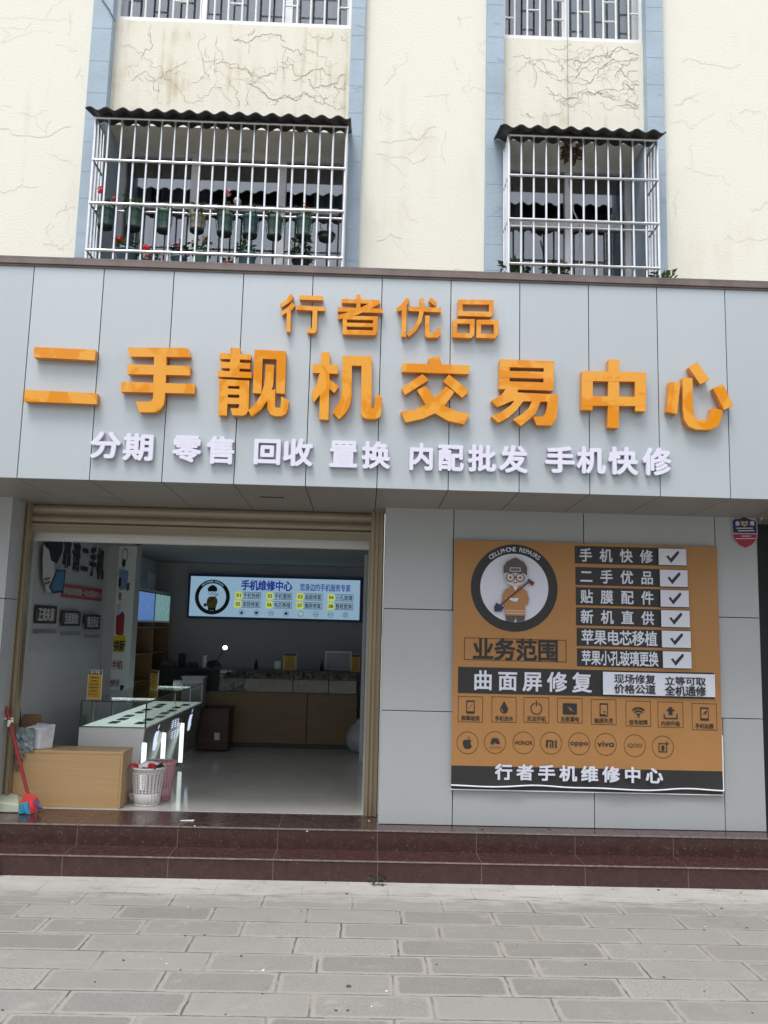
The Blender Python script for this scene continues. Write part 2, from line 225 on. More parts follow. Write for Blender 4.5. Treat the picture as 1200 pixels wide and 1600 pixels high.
M = dict(
 cream=wallmat(), stain=stainmat(), crack=mat('crack_dark', (.33, .27, .19), .9), faint=mat('crack_faint', (.63, .60, .49), .9),
 blue=mat('pilaster_blue_paint', (.37, .455, .53), .8, vary=.10, scale=2.2, bump=.2, bscale=40), blueseam=mat('paint_seam', (.33, .41, .485), .8),
 acm=panelmat('grey_aluminium_panel', (.485, .53, .55), .36, .2),
 acmwall=panelmat('light_aluminium_panel', (.42, .44, .44), .40, .15),
 soffit_shaded=mat('soffit_panel', (.28, .265, .245), .45, .1, vary=.05, scale=3), gap=mat('joint_black', (.012, .012, .014), .8),  # soffit is the fascia aluminium with the shade under the canopy put into colour
 coping=mat('brown_metal_coping', (.17, .135, .12), .5, .2, vary=.25, scale=5), orange=letterorange(),
 orside=mat('orange_return', (.62, .24, .03), .4), white3=mat('white_acrylic', (.72, .71, .82), .35), wside=mat('white_return', (.6, .6, .7), .5),
 steel=mat('stainless_tube', (.72, .72, .72), .28, .9, vary=.12, scale=6), steel2=mat('painted_tube', (.78, .78, .76), .45, .1, vary=.08, scale=9),
 black=mat('black_corrugated', (.022, .022, .022), .55, vary=.3, scale=12), frame=mat('window_alu', (.72, .73, .74), .4, .3, vary=.06),
 glass=glassmat('window_glass', (.62, .68, .72), .18), cglass=glassmat('case_glass', (.90, .97, .95), .03), cglass_edge=mat('glass_edge', (.10, .22, .18), .15),
 caseg=glassmat('counter_glass', (.45,.5,.5), .08), woodh=woodmat('light_oak_front', (.49, .31, .148), (.53, .345, .17), .4, (.8, 4, 16)), bagg=mat('scrap_green', (.05,.3,.04), .5), filmy=glassmat('clear_film', (.8,.83,.85), .05),
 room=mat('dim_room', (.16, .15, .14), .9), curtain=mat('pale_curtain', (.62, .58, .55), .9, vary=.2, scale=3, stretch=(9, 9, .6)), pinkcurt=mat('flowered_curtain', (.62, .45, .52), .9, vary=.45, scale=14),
 gold=mat('champagne_rail', (.36, .29, .19), .34, .65, vary=.12, scale=5, stretch=(1, 1, .2)), goldslat=mat('champagne_slat', (.33, .275, .20), .42, .4, vary=.12, scale=4, stretch=(.3, 1, 1)),
 tile=tilemat(), nose=mat('worn_tile_edge', (.22, .17, .155), .35, vary=.4, scale=25), pave=pavermat(),
 floor=mat('shop_floor_tile', (.62, .60, .54), .09, vary=.07, scale=2.5, rvary=.05), plaster=mat('shop_plaster', (.47, .48, .49), .85, vary=.04, scale=2), ceil=mat('shop_ceiling', (.32, .33, .33), .85), whitetrim=mat('white_trim', (.72, .72, .70), .6),
 wood=woodmat('light_oak_board', (.48, .30, .14), (.53, .34, .165)), wood2=woodmat('cabinet_board', (.20, .125, .055), (.24, .155, .072), .45), brown=woodmat('dark_brown_board', (.055, .022, .014), (.085, .035, .02), .4),
 edge=mat('board_edge', (.66, .5, .3), .5), white=mat('white_laminate', (.74, .73, .71), .3), greyside=mat('grey_laminate', (.25, .25, .25), .22), dark=mat('dark_metal', (.02, .02, .022), .4), deck=mat('case_deck_glow', (.8, .82, .82), .5, emit=(.92, 1, .99), estr=.22),  # case deck glows faintly, the strip light on it put into its emission
 led=mat('led_strip', (.9, .9, .9), .5, emit=(.85, 1, .95), estr=.55), logo_led=mat('logo_glow', (.8, .85, 1), .5, emit=(.7, .8, 1), estr=.38), ledbar=mat('lit_case_strip', (.9, .9, .9), .5, emit=(.9, 1, .95), estr=1.5),
 phone=mat('phone_black', (.03, .03, .035), .15), bulb=mat('lamp_glow', (1, 1, 1), .5, emit=(1, .98, .92), estr=6),
 b_or=mat('banner_orange', (.40, .195, .062), .5, vary=.05, scale=2, bump=.06, bscale=5), ink=mat('ink_black', (.028, .026, .026), .45), inkbr=mat('ink_brown', (.11, .05, .02), .5), paper=mat('ink_white', (.66, .68, .76), .5), hem=mat('banner_hem', (.85, .86, .88), .4),
 skin=mat('ink_skin', (.62, .55, .50), .5), capgrey=mat('ink_cap', (.085, .075, .07), .5), sweater=mat('ink_sweater', (.42, .2, .07), .5), navy=mat('ink_navy', (.03, .035, .08), .5), maroon=mat('ink_maroon', (.15, .03, .03), .5), stripe=mat('ink_stripe', (.7, .5, .35), .5),
 lb=mat('lit_acrylic', (.15, .2, .25), .4, emit=(.34, .53, .70), estr=.29), lbframe=mat('lightbox_edge', (.02, .04, .16), .4), lbtag=mat('lit_green', (.4, .5, .1), .4, emit=(.55, .62, .10), estr=.36), lbink=mat('lightbox_blue', (.015, .03, .2), .4, emit=(.02, .04, .30), estr=.3), lbblack=mat('lightbox_black', (.01, .012, .02), .4), lbline=mat('lightbox_line', (.2, .3, .4), .4), lbred=mat('lightbox_red', (.4, .05, .04), .4), lbor=mat('lightbox_amber', (.35, .22, .06), .4),
 poster=mat('poster_grey', (.42, .43, .46), .6), p_black=mat('poster_black', (.012, .014, .018), .6), p_red=mat('poster_red', (.34, .03, .035), .5), p_white=mat('poster_white', (.55, .55, .56), .6), p_grey=mat('poster_text', (.14, .15, .17), .6), p_blue=mat('poster_blue', (.04, .16, .34), .5), p_orange=mat('poster_amber', (.4, .14, .05), .5),
 colw=mat('column_print', (.68, .72, .72), .5), c_blue=mat('print_blue', (.18, .28, .48), .5), c_red=mat('print_red', (.28, .02, .03), .5), c_yel=mat('print_yellow', (.62, .48, .02), .5), c_lb=mat('print_pale_blue', (.4, .52, .68), .5),
 card=mat('card_yellow', (.55, .33, .015), .45), cardw=mat('card_white', (.7, .7, .68), .5), ph_blue=mat('photo_blue', (.1, .2, .5), .4, vary=.6, scale=12, emit=(.12, .25, .6), estr=.25), ph_green=mat('photo_green', (.3, .45, .3), .4, vary=.6, scale=12, emit=(.2, .38, .4), estr=.25),
 pkw=mat('basket_white', (.72, .68, .67), .45), pkp=mat('basket_pink', (.62, .34, .36), .45), bag_r=mat('wrapper_red', (.5, .03, .04), .3), bag_w=mat('wrapper_white', (.8, .8, .8), .35),
 red=mat('broom_red', (.30, .025, .03), .35), redcap=mat('broom_cap_red', (.62, .06, .05), .35), bris_b=mat('bristle_blue', (.03, .25, .42), .6, vary=.35, scale=60, stretch=(1, 1, .1)), bris_r=mat('bristle_red', (.62, .04, .06), .6, vary=.35, scale=60, stretch=(1, 1, .1)), bris_p=mat('bristle_purple', (.14, .07, .13), .6, vary=.3, scale=60, stretch=(1, 1, .1)),
 dust=mat('dustpan_green', (.46, .50, .38), .4), clip=mat('clip_white', (.72, .72, .62), .5), card_bd=mat('cardboard', (.24, .135, .07), .8, vary=.1, scale=6), wrap=mat('plastic_wrap', (.62, .64, .66), .15, vary=.2, scale=9, bump=.6, bscale=14), wrapgrey=mat('grey_plastic', (.22, .26, .27), .25, vary=.3, scale=10, bump=.5, bscale=20),
 potg=mat('pot_green', (.13, .24, .20), .5, vary=.25, scale=20), potb=mat('pot_teal', (.09, .20, .25), .5, vary=.25, scale=20), potc=mat('pot_cream', (.48, .43, .32), .6, vary=.2, scale=20), potdark=mat('pot_dark', (.012, .03, .026), .6), wire=mat('wire_black', (.015, .018, .016), .5), soil=mat('soil', (.05, .035, .025), .9),
 leaf=mat('leaf_green', (.085, .15, .045), .5, vary=.35, scale=30), leafd=mat('leaf_dark', (.035, .08, .028), .45, vary=.35, scale=30), fl_red=mat('petal_red', (.80, .04, .045), .5, vary=.2, scale=60), fl_pink=mat('petal_pink', (.80, .30, .38), .5, vary=.2, scale=60), fl_white=mat('petal_white', (.7, .62, .62), .5), dried=mat('dried_leaf', (.10, .06, .035), .8), hedge=mat('far_foliage', (.06, .10, .03), .6, vary=.4, scale=2), trunk=mat('bark', (.10, .07, .05), .9),
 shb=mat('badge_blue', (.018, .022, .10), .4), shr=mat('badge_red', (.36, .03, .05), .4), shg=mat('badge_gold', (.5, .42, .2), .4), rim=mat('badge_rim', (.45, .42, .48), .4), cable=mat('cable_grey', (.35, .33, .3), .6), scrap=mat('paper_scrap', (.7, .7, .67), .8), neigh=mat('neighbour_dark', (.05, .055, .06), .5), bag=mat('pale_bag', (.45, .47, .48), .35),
)

# ------------------------------------------------------------------ mesh building
ROOTLOC = {}
class MB:
    def __init__(s): s.v = []; s.f = []; s.mi = []; s.ms = []; s.sm = []
    def m(s, m):
        m = M[m] if isinstance(m, str) else m
        if m not in s.ms: s.ms.append(m)
        return s.ms.index(m)
    def add(s, vs, fs, m, smooth=False):
        o = len(s.v); s.v += [Vector(v) for v in vs]; k = s.m(m)
        for f in fs: s.f.append([i+o for i in f]); s.mi.append(k); s.sm.append(smooth)
    def box(s, x0, x1, y0, y1, z0, z1, m):
        s.add([(x, y, z) for z in (z0, z1) for y in (y0, y1) for x in (x0, x1)],
              [(0, 2, 3, 1), (4, 5, 7, 6), (0, 1, 5, 4), (2, 6, 7, 3), (0, 4, 6, 2), (1, 3, 7, 5)], m)
    def hexa(s, b, t, m):   # four bottom and four top points
        s.add(list(b)+list(t), [(3, 2, 1, 0), (4, 5, 6, 7), (0, 1, 5, 4), (1, 2, 6, 5), (2, 3, 7, 6), (3, 0, 4, 7)], m)
    def prism(s, pts, ext, m, mside=None):
        n = len(pts); ext = Vector(ext); a = [Vector(p) for p in pts]; b = [p+ext for p in a]
        nrm = Vector((0, 0, 0))
        for i in range(n): nrm += a[i].cross(a[(i+1) % n])
        if nrm.dot(ext) > 0: a.reverse(); b.reverse()
        s.add(a, [list(range(n))], m); s.add(b, [list(range(n))[::-1]], mside or m)
        s.add(a+b, [((i+1) % n, i, i+n, (i+1) % n+n) for i in range(n)], mside or m)
    def tube(s, pts, r, m, n=8, smooth=True, r2=None):
        pts = [Vector(p) for p in pts]; rings = []
        for i, p in enumerate(pts):
            d = (pts[min(i+1, len(pts)-1)]-pts[max(i-1, 0)]).normalized()
            a = d.cross(Vector((0, 0, 1)) if abs(d.z) < .9 else Vector((1, 0, 0))).normalized(); b = d.cross(a)
            rr = r if r2 is None else r+(r2-r)*i/(len(pts)-1)
            rings.append([p+(a*math.cos(2*math.pi*k/n)+b*math.sin(2*math.pi*k/n))*rr for k in range(n)])
        vs = [v for q in rings for v in q]; fs = []
        for i in range(len(pts)-1):
            for k in range(n): fs.append((i*n+k, i*n+(k+1) % n, (i+1)*n+(k+1) % n, (i+1)*n+k))
        s.add(vs, fs, m, smooth); e = len(pts)-1
        s.add(rings[0], [list(range(n))], m); s.add(rings[e], [list(range(n))[::-1]], m)
    def lathe(s, c, prof, m, n=20, smooth=True):
        c = Vector(c); vs = []; fs = []
        for r, z in prof:
            for k in range(n): vs.append(c+Vector((r*math.cos(2*math.pi*k/n), r*math.sin(2*math.pi*k/n), z)))
        for i in range(len(prof)-1):
            for k in range(n): fs.append((i*n+k, i*n+(k+1) % n, (i+1)*n+(k+1) % n, (i+1)*n+k))
        s.add(vs, fs, m, smooth)
    def build(s, name, parent=None, bevel=0, solid=0, loc=None):
        me = bpy.data.meshes.new(name)
        base = Vector(loc) if loc is not None else (ROOTLOC[parent.name] if parent else Vector((0, 0, 0)))
        me.from_pydata([tuple(v-base) for v in s.v], [], s.f)
        for x in s.ms: me.materials.append(x)
        me.polygons.foreach_set('material_index', s.mi); me.polygons.foreach_set('use_smooth', s.sm); me.update()
        o = bpy.data.objects.new(name, me); C.objects.link(o)
        if parent: o.parent = parent
        else: o.location = base
        ROOTLOC[o.name] = base
        if solid:
            q = o.modifiers.new('thickness', 'SOLIDIFY'); q.thickness = solid; q.offset = 0
        if bevel:
            q = o.modifiers.new('bevel', 'BEVEL'); q.width = bevel; q.segments = 2; q.limit_method = 'ANGLE'; q.angle_limit = R(40)
        return o
def tag(o, label=None, cat=None, group=None, kind=None):
    for k, v in (('label', label), ('category', cat), ('group', group), ('kind', kind)):
        if v: o[k] = v
    return o
def thing(name, loc, label, cat, group=None):
    o = bpy.data.objects.new(name, None); C.objects.link(o); o.location = loc; o.empty_display_size = .1; ROOTLOC[o.name] = Vector(loc)
    return tag(o, label, cat, group)
def copy_tree(o, loc):
    def go(a, parent):
        b = a.copy(); C.objects.link(b)
        if parent: b.parent = parent
        for ch in [x for x in kids.get(a.name, [])]: go(ch, b)
        return b
    kids = {}
    for x in bpy.data.objects:
        if x.parent: kids.setdefault(x.parent.name, []).append(x)
    r = go(o, None); r.location = loc; ROOTLOC[r.name] = Vector(loc); return r

# ------------------------------------------------------------------ glyphs and flat artwork
GL = {}
def glyph(t):
    if t not in GL:
        cu = bpy.data.curves.new('text', 'FONT'); cu.body = t; cu.size = 1; cu.resolution_u = 4
        o = bpy.data.objects.new('text', cu); C.objects.link(o)
        me = bpy.data.meshes.new_from_object(o.evaluated_get(bpy.context.evaluated_depsgraph_get()))
        GL[t] = ([(v.co.x, v.co.y) for v in me.vertices], [list(p.vertices) for p in me.polygons])
        bpy.data.objects.remove(o); bpy.data.curves.remove(cu); bpy.data.meshes.remove(me)
    return GL[t]
class Art(MB):
    """flat print on a plane: fn(u, v, depth) -> world point"""
    def __init__(s, fn, step=.0008): super().__init__(); s.fn = fn; s.d = 0; s.step = step
    def layer(s): s.d += s.step
    def poly(s, pts, m):
        s.layer(); a = [s.fn(u, v, s.d) for u, v in pts]; s.add(a, [list(range(len(pts)))], m)
    def rect(s, u0, v0, u1, v1, m): s.poly([(u0, v0), (u1, v0), (u1, v1), (u0, v1)], m)
    def ell(s, u, v, ru, rv, m, n=40): s.poly([(u+ru*math.cos(2*math.pi*k/n), v+rv*math.sin(2*math.pi*k/n)) for k in range(n)], m)
    def ring(s, u, v, r0, r1, m, n=48, a0=0, a1=2*math.pi, asp=1):
        s.layer(); vs = []
        for k in range(n+1):
            a = a0+(a1-a0)*k/n
            for r in (r0, r1): vs.append(s.fn(u+r*asp*math.cos(a), v+r*math.sin(a), s.d))
        s.add(vs, [(2*k, 2*k+1, 2*k+3, 2*k+2) for k in range(n)], m)
    def line(s, pts, w, m, close=False):
        s.layer(); pts = [Vector(p) for p in pts]
        if close: pts = pts+[pts[0]]
        for a, b in zip(pts, pts[1:]):
            t = (b-a).normalized()*w/2; q = Vector((-t.y, t.x))
            s.add([s.fn(*p, s.d) for p in (a-t+q, a-t-q, b+t-q, b+t+q)], [(0, 1, 2, 3)], m); s.d += s.step*.1
    def frame(s, u0, v0, u1, v1, w, m):
        for r in ((u0, v0, u1, v0+w), (u0, v1-w, u1, v1), (u0, v0+w, u0+w, v1-w), (u1-w, v0+w, u1, v1-w)): s.rect(*r, m); s.d -= s.step
        s.d += s.step
    def glyphs(s, vs, fs, tr, m, bold):
        for bx, by in ([(0, 0), (bold, bold), (-bold, -bold), (bold, -bold), (-bold, bold)] if bold else [(0, 0)]):
            s.d += s.step*.25
            s.add([s.fn(*tr(x+bx, y+by), s.d) for x, y in vs], fs, m)
    def text(s, t, u0, v0, u1, v1, m, bold=.02, shear=0):
        """CJK string: one em cell per character, spread over the rectangle"""
        s.layer(); n = len(t); cw = (u1-u0)/n
        d0 = s.d
        for i, ch in enumerate(t):
            if ch == ' ': continue
            vs, fs = glyph(ch); s.d = d0
            em = min(cw/.98, (v1-v0)/.94) if n > 1 else (v1-v0)/.94
            ex = min(cw/.98, em*1.25)
            cu = u0+cw*(i+.5); cv = (v0+v1)/2
            s.glyphs(vs, fs, lambda x, y: (cu+(x-.5)*ex+shear*(y-.38)*em, cv+(y-.38)*(v1-v0)/.94), m, bold)
    def fit(s, t, u0, v0, u1, v1, m, bold=.0, rot=0):
        s.layer(); vs, fs = glyph(t); xs = [v[0] for v in vs]; ys = [v[1] for v in vs]
        a, b, c, d = min(xs), max(xs), min(ys), max(ys)
        def tr(x, y):
            return (u0+(x-a)/(b-a)*(u1-u0), v0+(y-c)/(d-c)*(v1-v0))
        s.glyphs(vs, fs, tr, m, bold)
    def charat(s, t, u, v, size, ang, m, bold=0):
        s.layer(); vs, fs = glyph(t); xs = [p[0] for p in vs]; cx = (min(xs)+max(xs))/2
        ca, sa = math.cos(ang), math.sin(ang)
        s.glyphs(vs, fs, lambda x, y: (u+((x-cx)*ca-(y-.35)*sa)*size, v+((x-cx)*sa+(y-.35)*ca)*size), m, bold)
def front(y): return lambda u, v, d: (u, y-d, v)          # wall facing the street
def inner(x): return lambda u, v, d: (x+d, u, v)          # wall facing right, reading away from the street

# ------------------------------------------------------------------ ground
b = MB(); b.add([(-300, -300, 0), (300, -300, 0), (300, 300, 0), (-300, 300, 0)], [(0, 1, 2, 3)], 'pave')
tag(b.build('pavement'), kind='structure')

# ------------------------------------------------------------------ apartment building with the shop in it
bld = thing('apartment_building', (0, YW, 0), 'cream rendered apartment block with blue pilasters above a grey panelled shop front', 'building')
ZU = 9.0
def X_(px, py, y=YW): return PY(px, py, y).x
pil = [(X_(131.4, 200, YW-.06), X_(163, 200, YW-.06)), (X_(543.5, 200, YW-.06), X_(565.5, 200, YW-.06)),
       (X_(759.6, 200, YW-.06), X_(786.5, 200, YW-.06)), (X_(1012, 200, YW-.06), X_(1039, 200, YW-.06))]
def ribbon(mb, pts, w, m, y):
    for (a, c) in zip(pts, pts[1:]):
        a = Vector(a); c = Vector(c); t = (c-a).normalized(); q = Vector((-t.y, t.x))*w/2*random.uniform(.6, 1.3)
        mb.add([(p.x, y, p.y) for p in (a+q, a-q, c-q-t*-.002, c+q+t*.002)], [(0, 1, 2, 3)], m)
def walk(x, z, L, ang, jit, step=.017, bound=None):
    pts = [(x, z)]; a = ang; n = int(L/step)
    for i in range(n):
        a = ang+(a-ang)*.6+random.gauss(0, jit)
        x += math.cos(a)*step*random.uniform(.6, 1.4); z += math.sin(a)*step*random.uniform(.6, 1.4)
        if bound and not (bound[0] < x < bound[1] and bound[2] < z < bound[3]): break
        pts.append((x, z))
    return pts
def cracks(mb, box, n, y, m, w, lmin, lmax, jit=.5, vert=.25):
    x0, x1, z0, z1 = box; k = 0
    for i in range(n):
        y -= .00002
        v = random.random() < vert; x = random.uniform(x0+.02, x1-.05); z = random.uniform(z0+.02, z1-.02)
        p = walk(x, z, random.uniform(lmin, lmax)*(.5 if v else 1), (-math.pi/2 if v else random.choice((0, 0, -.12, .08))), jit, bound=box)
        if len(p) > 2: ribbon(mb, p, w*random.uniform(.5, 1.2), m, y)
        if len(p) > 6 and random.random() < .75:
            q = p[random.randrange(2, len(p)-2)]
            r = walk(q[0], q[1], random.uniform(.08, .3), random.choice((1, -1))*random.uniform(.5, 1.6), .4, bound=box)
            if len(r) > 1: ribbon(mb, r, w*.6, m, y-.00001)
for (x0, x1) in ((-8, pil[0][0]), (pil[1][1], pil[2][0]), (pil[3][1], 8)):
    b = MB(); b.box(x0, x1, YW, YW+.56, 4.0, ZU, 'cream')
    cracks(b, (max(x0, -3.4), min(x1, 3.9), 4.4, 6.9), 20, YW-.0015, 'faint', .0026, .15, .7, .45, .35)
    b.build('wall', bld)
for (x0, x1) in pil:
    b = MB(); b.box(x0, x1, YW-.06, YW+.56, 4.0, ZU, 'blue')
    z = 4.3
    while z < 7: b.box(x0+.001, x1-.001, YW-.0612, YW-.059, z, z+.0025, 'blueseam'); z += random.uniform(.2, .32)
    cracks(b, (x0, x1, 4.3, 7), 5, YW-.0625, 'blueseam', .003, .05, .2, .4)
    b.build('pilaster', bld)

def window(x0, x1, z0, z1, mull, trans, curtains, yf=YW+.16):
    w = MB()
    t = .03
    for (a, c) in ((x0, x0+.045), (x1-.045, x1)): w.box(a, c, yf, yf+.07, z0, z1, 'frame')
    for (a, c) in ((z0, z0+.045), (z1-.045, z1)): w.box(x0+.045, x1-.045, yf, yf+.07, a, c, 'frame')
    for mx in mull: w.box(mx-t, mx+t, yf-.004, yf+.074, z0+.045, z1-.045, 'frame')
    xs = [x0+.045]+list(mull)+[x1-.045]
    if trans:
        for a, c in zip(xs, xs[1:]): w.box(a+t*.9, c-t*.9, yf+.002, yf+.068, trans-.025, trans+.025, 'frame')
    fr = w.build('window', bld)
    g = MB()
    for a, c in zip(xs, xs[1:]):
        g.box(a, c, yf+.033, yf+.039, z0+.03, z1-.03, 'glass')
    g.build('pane', fr)
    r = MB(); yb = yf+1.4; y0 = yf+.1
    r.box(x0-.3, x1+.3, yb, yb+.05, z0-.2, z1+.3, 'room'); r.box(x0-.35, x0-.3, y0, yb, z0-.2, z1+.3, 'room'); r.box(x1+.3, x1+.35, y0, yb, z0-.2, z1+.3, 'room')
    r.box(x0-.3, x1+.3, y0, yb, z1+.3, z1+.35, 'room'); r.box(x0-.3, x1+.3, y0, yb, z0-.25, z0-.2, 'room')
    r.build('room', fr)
    for (a, c, ca, m) in curtains:
        k = MB(); n = max(6, int((c-a)/.018)); vs = []
        for i in range(n+1):
            x = a+(c-a)*i/n; y = yf+.16+.022*math.sin(i*1.15)+.01*math.sin(i*.37)
            vs += [(x, y, ca), (x, y, z1)]
        k.add(vs, [(2*i, 2*i+2, 2*i+3, 2*i+1) for i in range(n)], m, True); k.build('curtain', fr, solid=.002)
    return fr
def spandrel(x0, x1, zh, zs):
    b = MB(); b.box(x0, x1, YW+.03, YW+.56, zh, zs, 'stain')
    return b
# left bay and right bay
bays = []
for (x0, x1, headpx, sillpx, mull, trpx) in ((pil[0][1], pil[1][0], (350, 201), (360, 40), (303, 441), (300, 318)), (pil[2][1], pil[3][0], (900, 222), (895, 66), (889,), (900, 352))):
    zh = PY(*headpx, YW+.03).z; zs = PY(*sillpx, YW+.05).z
    b = spandrel(x0, x1, zh, zs)
    box = (x0+.03, x1-.03, zh+.2, zs-.03)
    cracks(b, box, 20, YW+.0285, 'crack', .0034, .2, 1.1, .62, .18)
    cracks(b, box, 26, YW+.0283, 'crack', .0017, .08, .5, .7, .35)
    b.build('spandrel', bld)
    bays.append((x0, x1, zh, zs))
(x0, x1, zh, zs) = bays[0]
window(x0, x1, 4.0, zh, [X_(303, 300, YW+.42), X_(441, 300, YW+.42)], PY(300, 322, YW+.42).z, [(x0+.03, x0+.24, 4.0, 'curtain'), (x1-.3, x1-.03, 4.0, 'curtain'), (x0+.32, x0+.75, 4.0, 'pinkcurt')], YW+.42)
window(x0, x1, zs, zs+1.5, [X_(318, 15, YW+.16), X_(452, 15, YW+.16)], None, [(x0+.85, x0+1.15, zs, 'curtain'), (x1-.66, x1-.03, zs, 'curtain')])
(x0, x1, zh, zs) = bays[1]
window(x0, x1, 4.0, zh, [X_(888, 300, YW+.42)], PY(900, 352, YW+.42).z, [(x0+.03, x0+.26, 4.0, 'curtain'), (x1-.16, x1-.02, 4.0, 'curtain')], YW+.42)
window(x0, x1, zs, zs+1.5, [X_(883, 15, YW+.16)], None, [(x0+.62, x1-.05, zs, 'curtain')])
# upper window sills and flush grilles
def bar(b, p, q, r, m='steel2'): b.tube([p, q], r, m, 6)
for i, (x0, x1, zh, zs) in enumerate(bays):
    y = YW+.06
    g = thing('window_grille', ((x0+x1)/2, y, zs), ('flat steel grille across the wide upper window, cut off by the top edge' if i == 0 else 'flat steel grille across the narrow upper window with an open dark left half'), 'grille', 'flat grilles on the upper windows')
    f = MB(); f.box(x0, x1, y-.015, y+.015, zs+.012, zs+.042, 'steel2'); f.box(x0, x0+.025, y-.0149, y+.0149, zs+.042, zs+1.5, 'steel2'); f.box(x1-.025, x1, y-.0149, y+.0149, zs+.042, zs+1.5, 'steel2'); f.build('frame', g)
    n = 17 if i == 0 else 11
    st = (x1-x0)/n
    for k in range(1, n): v = MB(); bar(v, (x0+st*k, y, zs+.04), (x0+st*k, y, zs+1.48), .0095); v.build('upright_bar', g)
    for k in range(n):
        if k % 2 == 0 or (i == 0 and k > 10):
            for zz in ((.22, .40) if k % 4 == 0 else (.30, .48)): hb = MB(); bar(hb, (x0+st*k, y+.012, zs+zz), (x0+st*(k+1), y+.012, zs+zz), .008); hb.build('cross_bar', g)

# fascia
ZFT = PY(600, 421, YF).z; ZFB = PY(600, 763, YF).z; ZSW = PY(700, 796, YW).z
XA = (PY(54, 430, YF).x+PY(25, 745, YF).x)/2; XB = (PY(1132.5, 455, YF).x+PY(1141.5, 777, YF).x)/2; ST = (XB-XA)/10
b = MB(); b.box(-8, 8, YF+.012, YW-.001, ZFB+.012, ZFT-.02, 'gap'); b.build('canopy_core', bld)
seams = [XA+ST*k for k in range(-11, 21)]
for a, c in zip(seams, seams[1:]):
    g = .0028
    b = MB(); b.box(a+g, c-g, YF, YF+.01, ZFB, ZFT-.055, 'acm'); b.build('fascia_panel', bld, bevel=.0015)
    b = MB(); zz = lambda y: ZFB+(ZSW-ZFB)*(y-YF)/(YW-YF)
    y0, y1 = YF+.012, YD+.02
    b.hexa([(a+g, y0, zz(y0)), (c-g, y0, zz(y0)), (c-g, y1, zz(y1)), (a+g, y1, zz(y1))], [(a+g, y0, zz(y0)+.008), (c-g, y0, zz(y0)+.008), (c-g, y1, zz(y1)+.008), (a+g, y1, zz(y1)+.008)], 'soffit_shaded')
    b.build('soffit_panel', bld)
b = MB(); b.hexa([(-8, YF+.02, ZFB+.010), (8, YF+.02, ZFB+.010), (8, YD+.03, ZSW), (-8, YD+.03, ZSW)], [(-8, YF+.02, ZFB+.04), (8, YF+.02, ZFB+.04), (8, YD+.03, ZSW+.06), (-8, YD+.03, ZSW+.06)], 'gap'); b.build('soffit_backing', bld)
b = MB(); b.box(-8, 8, YF-.022, YW-.002, ZFT-.012, ZFT, 'coping'); b.box(-8, 8, YF-.022, YF-.012, ZFT-.05, ZFT-.013, 'coping')
b.box(-8, 8, YF-.011, YF-.001, ZFT-.065, ZFT-.013, 'coping'); b.build('coping', bld)
sv = MB(); p = PY(425, 775, 6.3); sv.box(p.x-.09, p.x+.09, 6.28, 6.31, zz(6.3)-.002, zz(6.3)+.004, 'gap'); sv.build('soffit_slot', bld)

# shop wall right of the doorway: aluminium panels in three rows
def panels(cols, z0, z1, y=YW, m='acmwall', th=.02):
    for a, c in zip(cols, cols[1:]):
        g = .003; b = MB(); b.box(a+g, c-g, y, y+th, z0+g, z1-g, m); b.build('wall_panel', bld, bevel=.002)
xw0 = X_(598, 1000); xw1 = X_(1185, 900)
z1 = PY(650, 1111, YW).z; z2 = PY(650, 952, YW).z
panels([xw0, X_(707, 1260), X_(929, 1265), X_(1133, 1265), xw1], ZL, z1)
panels([xw0, X_(709, 1000), X_(920, 1030), X_(1124, 1030), xw1], z1, z2)
panels([xw0, X_(709, 830), X_(912, 845), X_(1117, 830), xw1], z2, ZSW+.02)
b = MB(); b.box(xw0+.006, xw1-.006, YW+.021, YD+.1, ZL, ZSW+.01, 'gap'); b.build('wall_core', bld)
b = MB(); b.box(xw0, xw0+.005, YW+.002, YD-.08, ZL, ZSW, 'acm'); b.build('wall_return', bld); b = MB(); b.box(xw1-.005, xw1, YW+.022, YD+.3, ZL, ZSW, 'acm'); b.build('wall_return', bld)
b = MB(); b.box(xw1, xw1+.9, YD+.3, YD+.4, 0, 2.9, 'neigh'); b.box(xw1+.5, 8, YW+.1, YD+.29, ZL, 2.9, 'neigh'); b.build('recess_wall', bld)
# left pillar
xp = X_(21, 780); zp = PY(10, 935, YW).z
panels([-8, xp-.62, xp], zp, ZSW+.02); panels([-8, xp-.62, xp], ZL, zp)
b = MB(); b.box(-7.9, xp-.006, YW+.021, YD+.1, ZL, ZSW+.01, 'gap'); b.build('wall_core', bld)
b = MB(); b.box(xp-.005, xp, YW+.022, YD+.1, ZL, zp-.003, 'acm'); b.box(xp-.005, xp, YW+.022, YD+.1, zp+.003, ZSW, 'acm'); b.build('wall_return', bld)

# shop room
b = MB(); b.box(XL-.15, XR+.2, YD+.02, YB+.2, .1, ZL+.004, 'floor'); b.build('shop_floor', bld)
b = MB(); b.box(XL-.15, XL, YD+.12, YB, ZL+.004, 2.6, 'plaster'); b.build('shop_wall', bld)
b = MB(); b.box(XR+.001, XR+.1, YD+.12, YB, ZL+.004, 2.6, 'plaster'); b.box(XR-.035, XR, 9.6, 9.75, ZL+.004, 2.6, 'whitetrim'); b.build('shop_wall', bld)
b = MB(); b.box(XL-.15, XR+.1, YB, YB+.15, ZL+.004, 2.6, 'plaster'); b.build('shop_wall', bld)
ZC = 2.52
b = MB(); b.box(XL-.15, XR+.1, YD+.1, YB+.15, ZC, ZC+.14, 'ceil'); b.build('shop_ceiling', bld)
b = MB(); zl = PY(300, 851, 7.05).z
b.box(XL-.1, XR+.02, 7.03, 7.11, zl, ZC, 'whitetrim'); xj = PY(45, 900, 7.03).x
